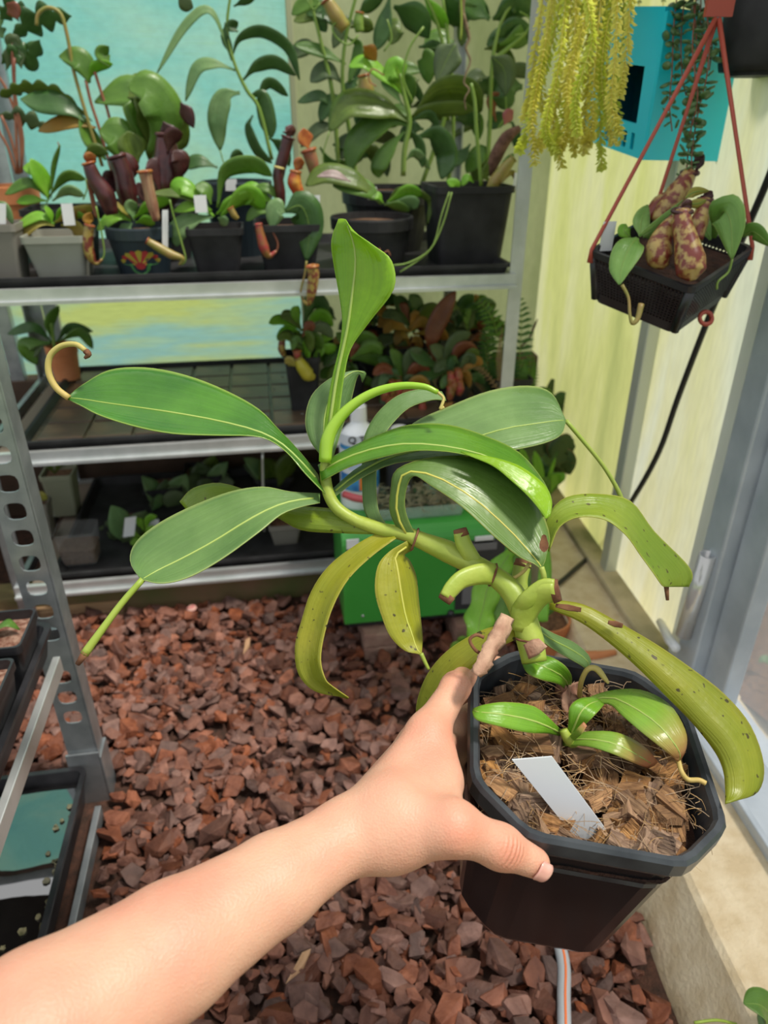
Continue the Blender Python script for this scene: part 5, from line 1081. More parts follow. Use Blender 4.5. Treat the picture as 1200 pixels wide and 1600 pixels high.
t, Y, hw, zr = potted('pale square pot in the shadows of the lowest shelf', 60, 110, 745, 1.70, ZS3, 's', mat('dim_pot',(.30,.32,.22),rough=.6)); zr_ = zr
lv(t, Y, [([(85,740),(75,725),(65,722)],12), ([(85,740),(95,725),(105,724)],12)], BG3)
t, Y, hw, zr = potted('tall yellowish pot at the left end of the lowest shelf', 38, 72, 790, 1.60, ZS3, 's', pottaupe)
lv(t, Y, [([(55,790),(50,770),(40,765)],16,BOR), ([(58,790),(66,815),(60,850)],14,BG3), ([(55,790),(62,775),(74,780)],14,BG5)], BG3)
for i, (cx_, cy_, Yp, n_, lb) in enumerate(((260,800,1.74,12,'dim succulent with round grey-green leaves at the back of the lowest shelf'), (200,850,1.56,9,'round-leaved succulent beside the clear tub'), (320,770,1.80,10,'shadowed round-leaved plant behind the big held leaf'), (430,760,1.76,7,'dark bushy plant in the depth of the lowest shelf'))):
    t, Y, hw, zr = potted(lb, cx_-30, cx_+30, cy_+12, Yp, ZS3, 's', blackm, name='potted_succulent', group='dim plants on the lowest shelf')
    rr = random.Random(80+i)
    for q in range(n_):
        a = rr.uniform(0,6.28); l = rr.uniform(20,55); x1 = cx_+math.cos(a)*l; y1 = cy_-30+math.sin(a)*l*.6
        leafP(t, [(cx_+math.cos(a)*8,cy_),((cx_+x1)/2,(cy_+y1)/2-6),(x1,y1-4)], rr.uniform(24,38), Y+rr.uniform(-.07,.03), rr.choice((BMU,BG6,BMU,BG3)), roll=rr.uniform(0,.6), prof=OVAL)
    if i == 1:
        ptag(t, 204, 808, 838, 1.52, 17, -3); ptag(t, 240, 812, 822, 1.56, 16)
        lv(t, 1.54, [([(225,830),(218,815),(210,808)],12), ([(228,830),(232,812),(245,806)],12), ([(222,840),(205,832),(198,828)],12), ([(225,838),(235,828),(248,826)],12), ([(222,842),(212,845),(204,850)],12)], BG4)
for px in (412, 466):
    pass
tube('supply_tube', [WY(x,y,1.44) for x,y in ((410,705),(411,760),(413,830))], .003, alu, None, seg=8, origin=WY(413,830,1.44))
tag(bpy.data.objects['supply_tube'], 'thin grey tube hanging below the middle shelf', 'tube')

# --- pots on the slotted rack at the left
for i, (x, y, yr, m_, hw, lb, lf) in enumerate((
    (-.3765,.812,0,blackp,.042,'black square pot of gritty compost at the far end of the slotted rack tray',[(.0,.0,.9),(1.8,.1,.8),(3.6,.2,.9),(5,.0,.7)]),
    (-.3765,.708,0,blackp,.042,'black square pot of compost with small leaves in the slotted rack tray',[(.3,0,.8),(2.2,0,.7),(4.2,0,.8)]),
    (-.3765,.604,0,potgrey,.042,'grey-green square pot in the slotted rack tray',[(.6,0,1),(2.6,0,.9),(4.6,0,1)]),
    (-.3765,.50,0,potnavy,.042,'navy square pot in the slotted rack tray',[(1,0,1),(3,0,1),(5,0,1)]))):
    t = thing('potted_pitcher_plant', lb, 'potted plant', (x,y,.340), 'square pots in the slotted rack tray')
    sqpot(t, x, y, .340, hw, .085, m_, .74, soilm=mat('gritty_compost',(.16,.055,.03),(.40,.25,.18),rough=.95,scale=140,bump=1))
    for a, e, s in lf:
        c = Vector((x-.006, y, .416)); d = Vector((math.cos(a),math.sin(a),.55)); P = [c, c+d*.014*s+Vector((0,0,.006)), c+d*.028*s+Vector((0,0,.004)), c+Vector((d.x,d.y,.15))*.04*s]
        sd_ = Vector((-math.sin(a),math.cos(a),0)); W = (.002,.007,.008,.001)
        ribbon('leaf', [p+sd_*w_ for p, w_ in zip(P,W)], P, [p-sd_*w_ for p, w_ in zip(P,W)], BG5 if int(a*3)%2 else BG1, t, sub=3, mm=4)
# ------------------------------------------------------------------ heater with bottle and cuttings
ht = thing('greenhouse_heater', 'green enamelled box heater with a dark control panel standing on bricks', 'heater', (.29,1.28,.08))
HX0, HX1, HYF, HYB, HZ0, HZ1 = .112, .452, 1.19, 1.375, .085, .300
def hsec(x, ins=0):
    pts = [(HYF,HZ0)]+[(HYF,HZ1-.035)]+[(HYF+.035-.035*math.cos(a),HZ1-.035+.035*math.sin(a)) for a in [i*math.pi/10 for i in range(1,6)]]+[(HYB,HZ1),(HYB,HZ0)]
    return [Vector((x,y,z)) for y,z in pts]
hb = loft('heater_body', [hsec(HX0), hsec(HX1)], greenp, ht); bevel(hb, .004, 3)
# control panel and its print, on the front face
def fr(px, py): return WY(px, py, HYF)
def facebox(name, px0, py0, px1, py1, m, parent, proud=.003, label=None, Y0=None):
    a, b = fr(px0,py0), fr(px1,py1); return box(name, ((a.x+b.x)/2, HYF-proud/2, (a.z+b.z)/2), (abs(b.x-a.x),proud,abs(a.z-b.z)), m, parent, bv=.0006, label=label)
cp = facebox('control_panel', 716, 846, 780, 945, darkp, hb, .004)
for a in ((718,850,775,856),(720,900,770,903),(722,915,748,940)): facebox('panel_print', *a, mat('print_grey',(.16,.16,.17),rough=.5), cp, .005)
facebox('data_plate', 742, 838, 770, 846, white, hb, .004); facebox('sticker', 541, 843, 561, 856, white, hb, .003, label='white sticker')
def text(name, s, loc, size, m, parent, R3, squeeze=1.0):
    cu = bpy.data.curves.new(name, 'FONT'); cu.body = s; cu.size = size; cu.align_x = 'CENTER'; cu.align_y = 'CENTER'; cu.extrude = .0004; cu.offset = size*.02
    tmp = bpy.data.objects.new(name, cu); COL.objects.link(tmp); bpy.context.view_layer.update()
    me = bpy.data.meshes.new_from_object(tmp.evaluated_get(bpy.context.evaluated_depsgraph_get())); bpy.data.objects.remove(tmp)
    o = bpy.data.objects.new(name, me); COL.objects.link(o); me.materials.clear(); me.materials.append(m); o.parent = parent
    M4 = R3.to_4x4(); M4.translation = Vector(loc)-base_loc(parent); o.matrix_local = M4 @ Matrix.Diagonal((squeeze,1,1,1)); return o
FR = Matrix(((1,0,0),(0,0,-1),(0,1,0)))
text('brand_lettering', 'BI', fr(546,861)+Vector((0,-.0012,0)), .013, blackp, hb, FR, 1.2); text('brand_lettering', 'RO', fr(586,859)+Vector((0,-.0012,0)), .013, blackp, hb, FR, 1.2)
for px, py in ((704,957),): 
    c = fr(px,py); tube('knob', [c, c+Vector((0,-.008,0))], [.0075,.0065], darkp, hb, sub=1, seg=16)
for px, py in ((567,962),): c = fr(px,py); tube('screw', [c, c+Vector((0,-.002,0))], [.003,.0028], alu, hb, sub=1, seg=10)
box('base', ((HX0+HX1)/2,1.285,.078), (.32,.17,.016), blackp, ht, bv=.003)
for i, x in enumerate((.185,.38)):
    for j in range(2):
        b_ = box('brick', (x,1.255,.0175+.0345*j), (.07,.17,.034), brick, bv=.004)
        tag(b_, ('lower' if j == 0 else 'upper')+' brown brick under the '+('sticker' if i == 0 else 'control panel')+' end of the green heater', 'brick')
# white bottle with printed label
bt = WY(561, 700, 1.325); bx, by, bz = bt.x, 1.325, HZ1
prof = ((0,.039),(.004,.040),(.115,.040),(.128,.036),(.138,.026),(.144,.017),(.150,.015))
bo = thing('bottle', 'white plastic bottle with a blue and orange printed label on the green heater', 'bottle', (bx,by,bz))
sc_ = (WY(561,655,1.325).z-bz)/.150
bd = loft('bottle_body', [circ(bx,by,bz+h*sc_,r) for h, r in prof], mat('bottle_white',(.80,.83,.86),rough=.35), bo, smooth=True)
loft('bottle_cap', [circ(bx,by,bz+.150*sc_,.0165), circ(bx,by,bz+.150*sc_+.028,.0155), circ(bx,by,bz+.150*sc_+.030,.0135)], white, bo)
def band(name, z0, z1, a0, a1, m, r=.0404, k=14):
    V = [Vector((bx+math.sin(a)*r, by-math.cos(a)*r, z)) for z in (z0,z1) for a in [math.radians(a0+(a1-a0)*i/k) for i in range(k+1)]]
    return mk(name, V, [(i,i+1,i+k+2,i+k+1) for i in range(k)], m, bd, True)
blue = mat('label_blue',(.03,.16,.42),(.06,.30,.55),rough=.4,scale=60); zb = lambda py: WY(561,py,1.287).z
band('label', zb(766), zb(682), -75, 75, mat('label_paper',(.62,.68,.74),rough=.4)); band('label_band', zb(705), zb(698), -75, 75, blue, .0407); band('label_band', zb(768), zb(742), -75, 75, blue, .0407)
band('label_picture', zb(766), zb(742), -8, 28, mat('label_orange',(.70,.20,.03),rough=.4), .0410); band('label_lines', zb(735), zb(714), -40, 60, mat('label_pale_blue',(.42,.53,.68),rough=.4), .0407)
text('lettering', 'Q T A', Vector((bx,by-.0412,zb(687))), .020, darkp, bd, FR)
# small dark container beside it
st_ = WY(624,700,1.33); sx_ = st_.x
so_ = thing('small_container', 'small dark container with a white cap beside the white bottle', 'container', (sx_,1.33,HZ1)); zc = WY(624,690,1.33).z
loft('can_body', [circ(sx_,1.33,HZ1,.028), circ(sx_,1.33,zc-.004,.028), circ(sx_,1.33,zc,.020)], darkp, so_); loft('can_cap', [circ(sx_,1.33,zc,.019), circ(sx_,1.33,zc+.030,.018), circ(sx_,1.33,zc+.032,.015)], white, so_)
cl_ = WY(624,750,1.30); mk('can_label', *box_vf((sx_,1.3015,HZ1+.03), (.034,.001,.022)), mat('label_grey',(.45,.47,.47),rough=.5), so_, False)
# tray of dried cuttings on the heater
tx0, tx1 = WY(575,790,1.24).x, WY(728,790,1.24).x
ct = thing('cuttings_tray', 'low clear tray heaped with dried grey-green cuttings on the green heater', 'tray', ((tx0+tx1)/2,1.285,HZ1))
cxx, hxx = (tx0+tx1)/2, (tx1-tx0)/2
loft('tray_body', [rsq(cxx,1.285,HZ1,hxx*.94,.05,.008), rsq(cxx,1.285,HZ1+.026,hxx,.054,.01), rsq(cxx,1.285,HZ1+.026,hxx*.97,.051,.01), rsq(cxx,1.285,HZ1+.002,hxx*.92,.048,.008)], glassmat('tub_green_clear',(.45,.62,.5),.1,.4), ct)
V = []; F = []; UVs = []; rr = random.Random(5)
for i in range(420):
    c = Vector((cxx+rr.uniform(-hxx*.95,hxx*.85), 1.285+rr.uniform(-.05,.05), HZ1+rr.uniform(.006,.040))); a = rr.uniform(0,6.28); l = rr.uniform(.008,.02); d = Vector((math.cos(a),math.sin(a),rr.gauss(0,.3)))*l; n_ = Vector((-math.sin(a),math.cos(a),rr.gauss(0,.5)))*.0022; k = len(V)
    V += [c-d, c+n_, c+d, c-n_]; F.append((k,k+1,k+2,k+3)); UVs += [(.5,0),(1,.5),(.5,1),(0,.5)]
o = mk('cuttings', V, F, leafmat('dry_cuttings',(.16,.17,.09),(.26,.22,.13),rough=.8,trans=.1), ct, False, uvs=UVs); o['kind'] = 'stuff'
for q, (x, y) in enumerate(((555,778),)):
    c = WY(x,y,1.25); o = tube('trowel_handle', [c+Vector((-.02,.02,0)), c, c+Vector((.03,-.01,-.003))], [.007,.008,.007], mat('handle_red',(.45,.08,.09),rough=.45), None, seg=10, origin=c); tag(o, 'short red handle lying on the heater below the white bottle', 'handle')

# ------------------------------------------------------------------ plants between rack, heater and right wall
def clump(label, cx, cy, base, Y, n, l0, l1, w0, w1, mats, seed, name='leafy_plant', prof=OVAL, up_=.5, cat='plant'):
    t = thing(name, label, cat, base); rr = random.Random(seed)
    for i in range(n):
        a = rr.uniform(0, 6.28); l = rr.uniform(l0, l1); x1 = cx+math.cos(a)*l; y1 = cy+math.sin(a)*l*.7-l*up_*.5; yo = Y+rr.uniform(-.06,.06)
        lf_ = leafP(t, [(cx+math.cos(a)*6,cy+8),((cx+x1)/2,(cy+y1)/2-l*up_*.3),(x1,y1)], rr.uniform(w0,w1), yo, rr.choice(mats), roll=rr.uniform(.1,.7), prof=prof)
    bs = Vector(base); top_ = WY(cx,cy,Y); tube('stem', [bs, bs.lerp(top_,.5)+Vector((.01,0,0)), top_], [.006,.004], BST, t, seg=7)
    return t
BGDK = leafmat('bg_begonia', (.03,.07,.02), (.07,.11,.03), rough=.4, trans=.2, edge=(.25,.16,.08))
clump('dark begonia-like plant with rounded leaves growing beside the right wall', 862, 720, (.60,1.62,.10), 1.62, 16, 25, 62, 34, 56, (BGDK,BGDK,BG2,BMU), 21)
clump('leafy dark plant at the corner of the walls beyond the fern', 865, 640, (.66,1.76,.10), 1.76, 14, 20, 55, 22, 36, (BG2,BGDK,BG1), 22)
t = clump('bright green shoot in front of the dark begonia', 850, 770, (.55,1.52,.10), 1.50, 4, 20, 35, 16, 22, (BG4,BG1), 23)
lv(t, 1.5, [([(850,775),(842,740),(835,705)],16), ([(860,770),(870,745),(872,755)],22), ([(852,772),(860,740),(868,715)],6), ([(820,760),(818,730),(814,700)],18)], BG4)
t = clump('weedy sprig arching against the yellow-green wall', 890, 640, (.68,1.74,.10), 1.74, 4, 15, 30, 10, 14, (BG2,BG1), 26)
tendril(t, [(860,650),(885,610),(910,588),(930,578)], 1.72, .0016, BST); lv(t, 1.72, [([(905,590),(912,580),(922,572)],8), ([(912,590),(922,590),(932,584)],8), ([(895,600),(900,588),(908,580)],8), ([(920,582),(928,574),(934,572)],7)], BG3)
# wavy bright plant in front of the heater, in a terracotta pot
tp = thing('potted_foliage_plant', 'plant with glossy wavy bright leaves in a terracotta pot beside the heater', 'potted plant', (.50,1.12,.0))
a = WZ(830,985,.10); rdpot(tp, .520, 1.13, .0, .055, .105, terra, .75)
leafE(tp, [((792,858),(798,862),(805,866)),((770,875),(785,882),(800,888)),((745,905),(763,915),(785,920)),((735,940),(755,948),(775,950)),((726,965),(748,975),(770,975)),((730,990),(748,998),(765,1000)),((738,1010),(748,1016),(760,1015))], DD(1.22,1.17,0,.01), BG4, wave=.006, wfreq=14, rib=BST, mm=6)
leafE(tp, [((800,862),(806,866),(812,870)),((785,885),(795,890),(808,895)),((775,930),(790,932),(805,930)),((770,965),(785,968),(800,965)),((778,1000),(788,1002),(798,1000))], DD(1.23,1.2,0,.01), BG1, wave=.004, mm=5)
leafE(tp, [((848,850),(853,850),(858,850)),((842,890),(852,890),(862,888)),((838,930),(848,932),(860,930)),((840,970),(848,972),(856,970))], DD(1.25,1.2,0,0), BG4, mm=5)
leafE(tp, [((812,862),(818,862),(824,862)),((806,890),(818,892),(830,890)),((802,920),(814,922),(828,922)),((806,955),(814,958),(824,955))], DD(1.24,1.2,0,0), BG1, mm=5)
lv(tp, 1.13, [([(822,990),(800,960),(780,955)],16), ([(825,990),(845,960),(868,950)],16), ([(715,1010),(722,1000),(735,1008)],14,BG4,{'oy':.02}), ([(700,1020),(712,1008),(722,1012)],12,BG4)], BG1)
tube('terracotta_shard', [WZ(x,y,.104) for x,y in ((880,1010),(900,1022),(930,1024),(962,1019))], [.006,.009,.009,.005], terra, None, seg=8, origin=WZ(910,1022,.104)); tag(bpy.data.objects['terracotta_shard'], 'terracotta shard lying on the concrete ledge', 'shard')

# ------------------------------------------------------------------ door handle, cable, things on the right wall
hd = thing('door_handle', 'clear tubular pull handle with two standoffs on the wall post', 'handle', WR(1075,985))
clr = mat('clear_acrylic', (.62,.62,.60), (.52,.50,.52), rough=.12, scale=8, metal=.35, spec=.8)
HT, HB = WR(1106,866,.045), WR(1068,992,.045)
def ringtube(name, a, b, r, ri, m, parent, seg=20):
    t_ = (b-a).normalized(); u = t_.orthogonal().normalized(); v = t_.cross(u); f_ = lambda c, q: [c+(u*math.cos(x)+v*math.sin(x))*q for x in [i*2*math.pi/seg for i in range(seg)]]
    return loft(name, [f_(b,ri), f_(b,r), f_(a,r), f_(a,ri), f_(a+(b-a)*.6,ri*.95)], m, parent, cap0=True, cap1=True, smooth=True)
ht_ = ringtube('grip', HT, HB, .0135, .0105, clr, hd)
for f_ in (.14, .80):
    p = HT.lerp(HB, f_); tube('standoff', [p, p+xd*.030+yd*-.01, p+xd*.045+yd*-.012], [.008,.0095,.008], clr, hd, sub=1, seg=14)
o = tube('wall_peg', [WR(1032,972,.0), WR(1046,1000,.05), WR(1056,1012,.06)], [.008,.0085,.008], white, None, sub=1, seg=14, origin=WR(1032,972)); tag(o, 'short white plastic peg in the wall below the clear handle', 'peg')
cb = [WR(1230,200,.02), WR(1200,280,.02), WR(1170,350,.02), WR(1110,490,.018), WR(1060,620,.018), WR(1030,705,.018), WR(990,778,.02), WZ(945,845,.115), WZ(900,888,.108), WZ(872,912,.108), WZ(850,925,.108)]
o = tube('power_cable', cb, .0052, cable_m, None, seg=8, sub=5, origin=cb[-1]); tag(o, 'black power cable running down the right wall to the ledge', 'cable')
# small plants at the right border
t = thing('seedling', 'small seedling in the wet soil beyond the wall post', 'plant', WX(1188,1085,.86))
lv(t, .86/ray(1188,1080).x*ray(1188,1080).y, [([(1200,1078),(1192,1070),(1182,1072)],16,{'prof':OVAL}), ([(1200,1080),(1195,1090),(1186,1088)],14,{'prof':OVAL}), ([(1205,1040),(1195,1030),(1185,1035)],12,{'prof':OVAL})], BG6)
bl = WZ(1190,1590,.12); t = thing('leafy_plant', 'leaf tip of a plant resting on the near concrete kerb', 'plant', bl)
lv(t, bl.y, [([(1215,1600),(1190,1572),(1162,1568)],44,BG1,{'prof':OVAL,'rib':BST}), ([(1210,1610),(1195,1595),(1185,1600)],24,BG6,{'prof':OVAL})], BG1); tendril(t, [(1150,1600),(1120,1594),(1085,1598)], bl.y, .0016, TEN)

# ------------------------------------------------------------------ hanging basket
BK_C = Vector((.523,.9009,.858)); BK_R = rodr((.3056,.0668,-.9773)); sz = .075; hz = .0725
def bl_(x, y, z): return BK_C + BK_R @ Vector((x, y, z))
def bring(h, z, r=.012): return [bl_(v.x, v.y, z) for v in rsq(0, 0, 0, h, h, r)]
ctr = BK_C; cn = [bl_(sz,-sz,0), bl_(sz,sz,0), bl_(-sz,sz,0), bl_(-sz,-sz,0)]
bk = thing('hanging_basket', 'black mesh basket of pitcher plants hung from red plastic hangers', 'hanging basket', bl_(0,0,-hz))
loft('basket_base', [bring(sz*.82,-hz), bring(sz*.85,-hz+.014), bring(sz*.82,-hz+.014), bring(sz*.80,-hz+.002)], blackp, bk)
loft('basket_rim', [bring(sz*.96,-.010), bring(sz,-.008), bring(sz,0), bring(sz*.94,0), bring(sz*.92,-.012)], blackp, bk, cap0=False, cap1=False)
items = []; NB = 26
for side in range(4):
    q = side*math.pi/2; cq, sq_ = math.cos(q), math.sin(q)
    def sp(u, k):
        s_ = sz*(.84+.12*k); x, y = u*s_*.94, -s_; return bl_(x*cq-y*sq_, x*sq_+y*cq, -hz+.014+(hz-.024)*k)
    for i in range(NB+1):
        u = -1+2*i/NB; a, b = sp(u,0), sp(u,1); e = (sp(u+.02,0)-a).normalized()*.0010; n_ = e.cross(b-a).normalized()*.0012
        items.append(([a-e-n_,a+e-n_,a+e+n_,a-e+n_,b-e-n_,b+e-n_,b+e+n_,b-e+n_], [(0,1,5,4),(1,2,6,5),(2,3,7,6),(3,0,4,7)]))
    for j in range(1, 12):
        a, b = sp(-1,j/12), sp(1,j/12); e = (sp(0,.5)-sp(0,0)).normalized()*.0010; n_ = e.cross(b-a).normalized()*.0012
        items.append(([a-e-n_,a+e-n_,a+e+n_,a-e+n_,b-e-n_,b+e-n_,b+e+n_,b-e+n_], [(0,1,5,4),(1,2,6,5),(2,3,7,6),(3,0,4,7)]))
o = multi('basket_mesh', items, blackp, bk); o['kind'] = 'stuff'
for u, v in ((1,1),(-1,1),(-1,-1),(1,-1)):
    tube('corner_post', [bl_(u*sz*.80,v*sz*.80,-hz+.004), bl_(u*sz*.92,v*sz*.92,-.008)], .006, blackp, bk, sub=1, seg=8)
loft('soil', [bring(sz*.80,-hz+.012), bring(sz*.90,-.018), bring(sz*.4,-.012)], peat, bk)
dB = depth(ctr)
HK = WD(1122,22,dB-.02)
for p, q in ((cn[3],1),(cn[2],1),(cn[1],1)):
    c = p.lerp(ctr,.04); h_ = tube('hanger', [HK+(c-HK)*.02, HK.lerp(c,.5), c, c-Vector((0,0,.016))], [.0034,.0026,.0026,.004], redp, bk, sub=1, seg=8)
V, F = box_vf(HK+Vector((0,0,.022)), (.034,.006,.05), X=RGT); mk('hanger_hub', V, F, redp, bk, False); 
tube('hanger_hook', [HK+Vector((0,0,.04)), HK+Vector((0,0,.16))], .004, redp, bk, sub=1, seg=8)
ptag(bk, 953, 346, 392, cn[3].y+.01, 23, -8)
def bp(items, m, **kw):
    for it in items:
        pts, w_, d0, d1 = it[:4]; n = len(pts); P = [WD(x,y,d0+(d1-d0)*i/(n-1)) for i,(x,y) in enumerate(pts)]
        Yl = [p.y for p in P]; mm_ = it[4] if len(it) > 4 else m; pf = it[5] if len(it) > 5 else OVAL; rl = it[6] if len(it) > 6 else .3
        leafP(bk, pts, w_, Yl[0], mm_, dy=Yl[-1]-Yl[0], prof=pf, roll=rl, rib=BST)
LBK = leafmat('basket_leaf', (.14,.30,.05), (.22,.40,.09), rough=.35, trans=.3, edge=(.3,.45,.12))
bp([([(996,372),(985,385),(972,415),(968,445)],44,dB-.03,dB-.06), ([(1000,370),(1002,345),(1012,320)],26,dB-.02,dB), ([(1000,368),(1030,345),(1068,312)],9,dB-.03,dB-.03,BST and LBK,NARROW), ([(1005,370),(1035,362),(1060,345)],26,dB-.02,dB), ([(1110,375),(1100,345),(1120,325)],30,dB,dB+.01), ([(1115,372),(1130,330),(1142,350),(1144,405)],50,dB-.02,dB-.06,LBK,OVAL,.15), ([(1160,370),(1178,362),(1205,385)],24,dB-.04,dB-.06,LBK,OVAL,.6), ([(1085,370),(1100,350),(1108,330)],30,dB,dB+.02), ([(985,372),(975,360),(978,350)],20,dB,dB,BG4), ([(1070,310),(1085,300),(1108,298)],14,dB-.04,dB-.04,BG5), ([(1070,318),(1090,318),(1104,312)],14,dB-.04,dB-.04,BG5)], LBK)
tube('tendril', [WD(x,y,dB-.07) for x,y in ((972,445),(982,465),(984,490),(988,505),(996,498),(1002,475))], [.0022,.0018,.002,.003,.0038], PIO, bk, seg=7)
tendril(bk, [(1144,405),(1138,425),(1122,440),(1120,452)], ctr.y-.07, .0016, BST)
def fatpitcher(pts, rad, d, m):
    P = [WD(x,y,d) for x,y in pts]; k = d/FPX; b = tube('pitcher', P, [r*k for r in rad], m, bk, seg=14, sub=5)
    tube('pitcher_lip', [P[-1]+(RGT*math.cos(a)*rad[-1]*1.15+(FWD*.8+UPV*.6)*math.sin(a)*rad[-1])*k for a in [i*math.pi/5 for i in range(11)]], k*3.2, PIT, b, sub=2, seg=7)
    return b
MOT = mat('pitcher_speckled', (.40,.28,.09), (.17,.03,.02), rough=.32, scale=95, sharp=(.42,.56), detail=3)
b1 = fatpitcher([(1082,438),(1080,425),(1078,405),(1072,375),(1066,350),(1066,330)], (6,22,23,18,15,13), dB-.07, MOT)
leafP(b1, [(1066,332),(1068,322),(1066,318)], 26, WD(1066,330,dB-.06).y, BRD, prof=OVAL, name='pitcher_lid')
b2 = fatpitcher([(1040,418),(1032,405),(1030,388),(1040,365),(1055,345)], (6,20,21,17,12), dB-.045, MOT)
b3 = fatpitcher([(1088,375),(1092,350),(1098,330),(1102,312)], (10,14,12,9), dB-.03, MOT); leafP(b3, [(1102,315),(1105,305),(1104,298)], 18, WD(1102,312,dB-.03).y, BRD, prof=OVAL, name='pitcher_lid')
b4 = fatpitcher([(1025,345),(1040,325),(1060,300),(1078,270)], (8,16,18,11), dB+.05, MOT); b5 = fatpitcher([(1005,345),(1030,320),(1052,305)], (6,14,10), dB+.06, MOT)
leafP(b4, [(1088,268),(1092,250),(1088,238)], 18, WD(1090,250,dB+.05).y, BRD, prof=OVAL, name='pitcher_lid')
o = tube('drain_ring', [WD(1103,497,dB)+ (RGT*math.cos(a)+UPV*math.sin(a))*.008 for a in [i*math.pi/4 for i in range(9)]], .003, redp, bk, seg=6)

# black pot hanging above it
bpx = WD(1178,60,1.0); t = thing('hanging_pot', 'round black plastic pot hanging above the mesh basket', 'pot', (bpx.x,bpx.y,bpx.z-.06))
z_b = WD(1170,112,1.0).z; rr_ = .058; bcx, bcy = WD(1182,112,1.0).x, WD(1182,112,1.0).y
loft('pot', [circ(bcx,bcy,z_b,rr_*.86), circ(bcx,bcy,z_b+.008,rr_*.9), circ(bcx,bcy,z_b+.14,rr_*1.08), circ(bcx,bcy,z_b+.14,rr_*1.0), circ(bcx,bcy,z_b+.10,rr_*.96)], blackm, t, smooth=True)
loft('pot_foot', [circ(bcx,bcy,z_b-.006,rr_*.7), circ(bcx,bcy,z_b,rr_*.7)], blackm, t)

# ------------------------------------------------------------------ turquoise fan box on the wall
def vert(px0, py0, px1, py1, Y):
    a = WY(px0,py0,Y); b = WY(px1,py1,Y); return a, Vector((a.x,a.y,b.z))
E0, E1 = vert(1003,250,1047,18,1.13); L0, L1 = vert(908,216,941,18,1.25); R0, R1 = vert(1118,252,1150,36,1.175)
fx = thing('fan_box', 'turquoise plastic box with a square opening and slots fixed to the right wall', 'box', E0)
inn = (R0-E0).normalized()
def quadslab(name, a, b, c, d, th, m, parent, nrm=None):
    n_ = nrm or (b-a).cross(d-a).normalized(); V = [a,b,c,d]+[p+n_*th for p in (a,b,c,d)]
    return mk(name, V, [(0,1,2,3),(7,6,5,4),(0,4,5,1),(1,5,6,2),(2,6,7,3),(3,7,4,0)], m, parent, False)
def lq(u, v): return (L0.lerp(E0,u)).lerp(L1.lerp(E1,u), v)     # u left to edge, v bottom to top
def rq(u, v): return (E0.lerp(R0,u)).lerp(E1.lerp(R1,u), v)
bkn = (R0-E0).normalized()
# front panel built round its window (u .34-.86, v .20-.64) and slots below
fp = []
def lbox(u0, v0, u1, v1): 
    a, b, c, d = lq(u0,v0), lq(u1,v0), lq(u1,v1), lq(u0,v1); V = [a,b,c,d]+[p+bkn*.006 for p in (a,b,c,d)]; fp.append((V, [(0,1,2,3),(7,6,5,4),(0,4,5,1),(1,5,6,2),(2,6,7,3),(3,7,4,0)]))
lbox(0,.64,1,1); lbox(0,.17,.34,.64); lbox(.84,.0,1,.64); lbox(.34,.17,.84,.24); lbox(0,0,.84,.05)
for i in range(6): lbox(.02+.14*i,.05,.09+.14*i,.17)
multi('front_panel', fp, teal, fx)
quadslab('side_panel', rq(0,0), rq(1,0), rq(1,1), rq(0,1), .006, teal, fx)
quadslab('side_lip', rq(.82,-.0)-bkn*0, rq(1,0), rq(1,1), rq(.82,1), -.012, teal, fx)
quadslab('top_panel', L1, E1, R1, R1+(L1-E1), .006, teal, fx); quadslab('bottom_panel', L0, E0, R0, R0+(L0-E0), .006, teal, fx)
quadslab('back_panel', lq(0,0)+bkn*.10, lq(1,0)+bkn*.10, lq(1,1)+bkn*.10, lq(0,1)+bkn*.10, .006, tealdk, fx); quadslab('far_panel', L0, L0+(R0-E0), L1+(R1-E1), L1, .006, tealdk, fx)
pt = [lq(.78,.24)+bkn*.02, lq(.86,.24)+bkn*.02, lq(.80,.38)+bkn*.02, lq(.74,.26)+bkn*.02]; quadslab('paper_scrap', *pt, .001, white, fx)

# ------------------------------------------------------------------ trailing plants in front of it
YL = leafmat('trailing_yellow', (.66,.63,.16), (.80,.75,.28), rough=.5, trans=.45); YL2 = leafmat('trailing_lime', (.54,.60,.12), (.70,.72,.22), rough=.5, trans=.5); SG = leafmat('trailing_grey', (.30,.40,.25), (.4,.45,.3), trans=.3)
ystem = mat('trail_stem',(.58,.50,.14),rough=.7)
yp = thing('trailing_plant', 'hanging plant with dense yellow scaly trailing strands', 'hanging plant', WD(920,-40,1.01))
strands = [([(880,-12),(862,70),(840,140),(822,205),(812,235)],1.01),([(895,-12),(880,80),(860,170),(842,235)],1.00),([(905,-12),(890,100),(865,190),(878,262)],1.02),([(915,-12),(900,90),(880,180),(866,235)],0.99),([(925,-12),(912,100),(895,190),(898,240)],1.01),([(935,-12),(925,90),(915,170),(912,240)],1.00),([(945,-12),(935,100),(938,190),(940,265)],1.01),([(955,-12),(948,90),(950,170),(958,225)],0.99),([(965,-12),(962,80),(955,160),(968,210)],0.89),([(975,-12),(972,60),(962,140),(970,225)],1.00),([(985,-12),(982,50),(975,110),(968,150)],0.90),([(870,-12),(855,60),(845,120),(850,180)],1.02),([(885,-12),(872,110),(852,200),(870,240)],0.98),([(900,-12),(896,120),(886,200),(874,235)],0.98),([(940,-12),(928,120),(925,200),(918,225)],0.98),([(962,-12),(945,60),(940,130),(952,200)],0.98),([(930,-12),(905,60),(885,140),(905,220)],0.97),([(850,-12),(836,80),(828,150),(820,185)],1.04),([(915,-12),(925,60),(900,150),(902,210)],0.90),([(865,-12),(846,100),(832,180),(836,255)],1.00)]
rr = random.Random(9)
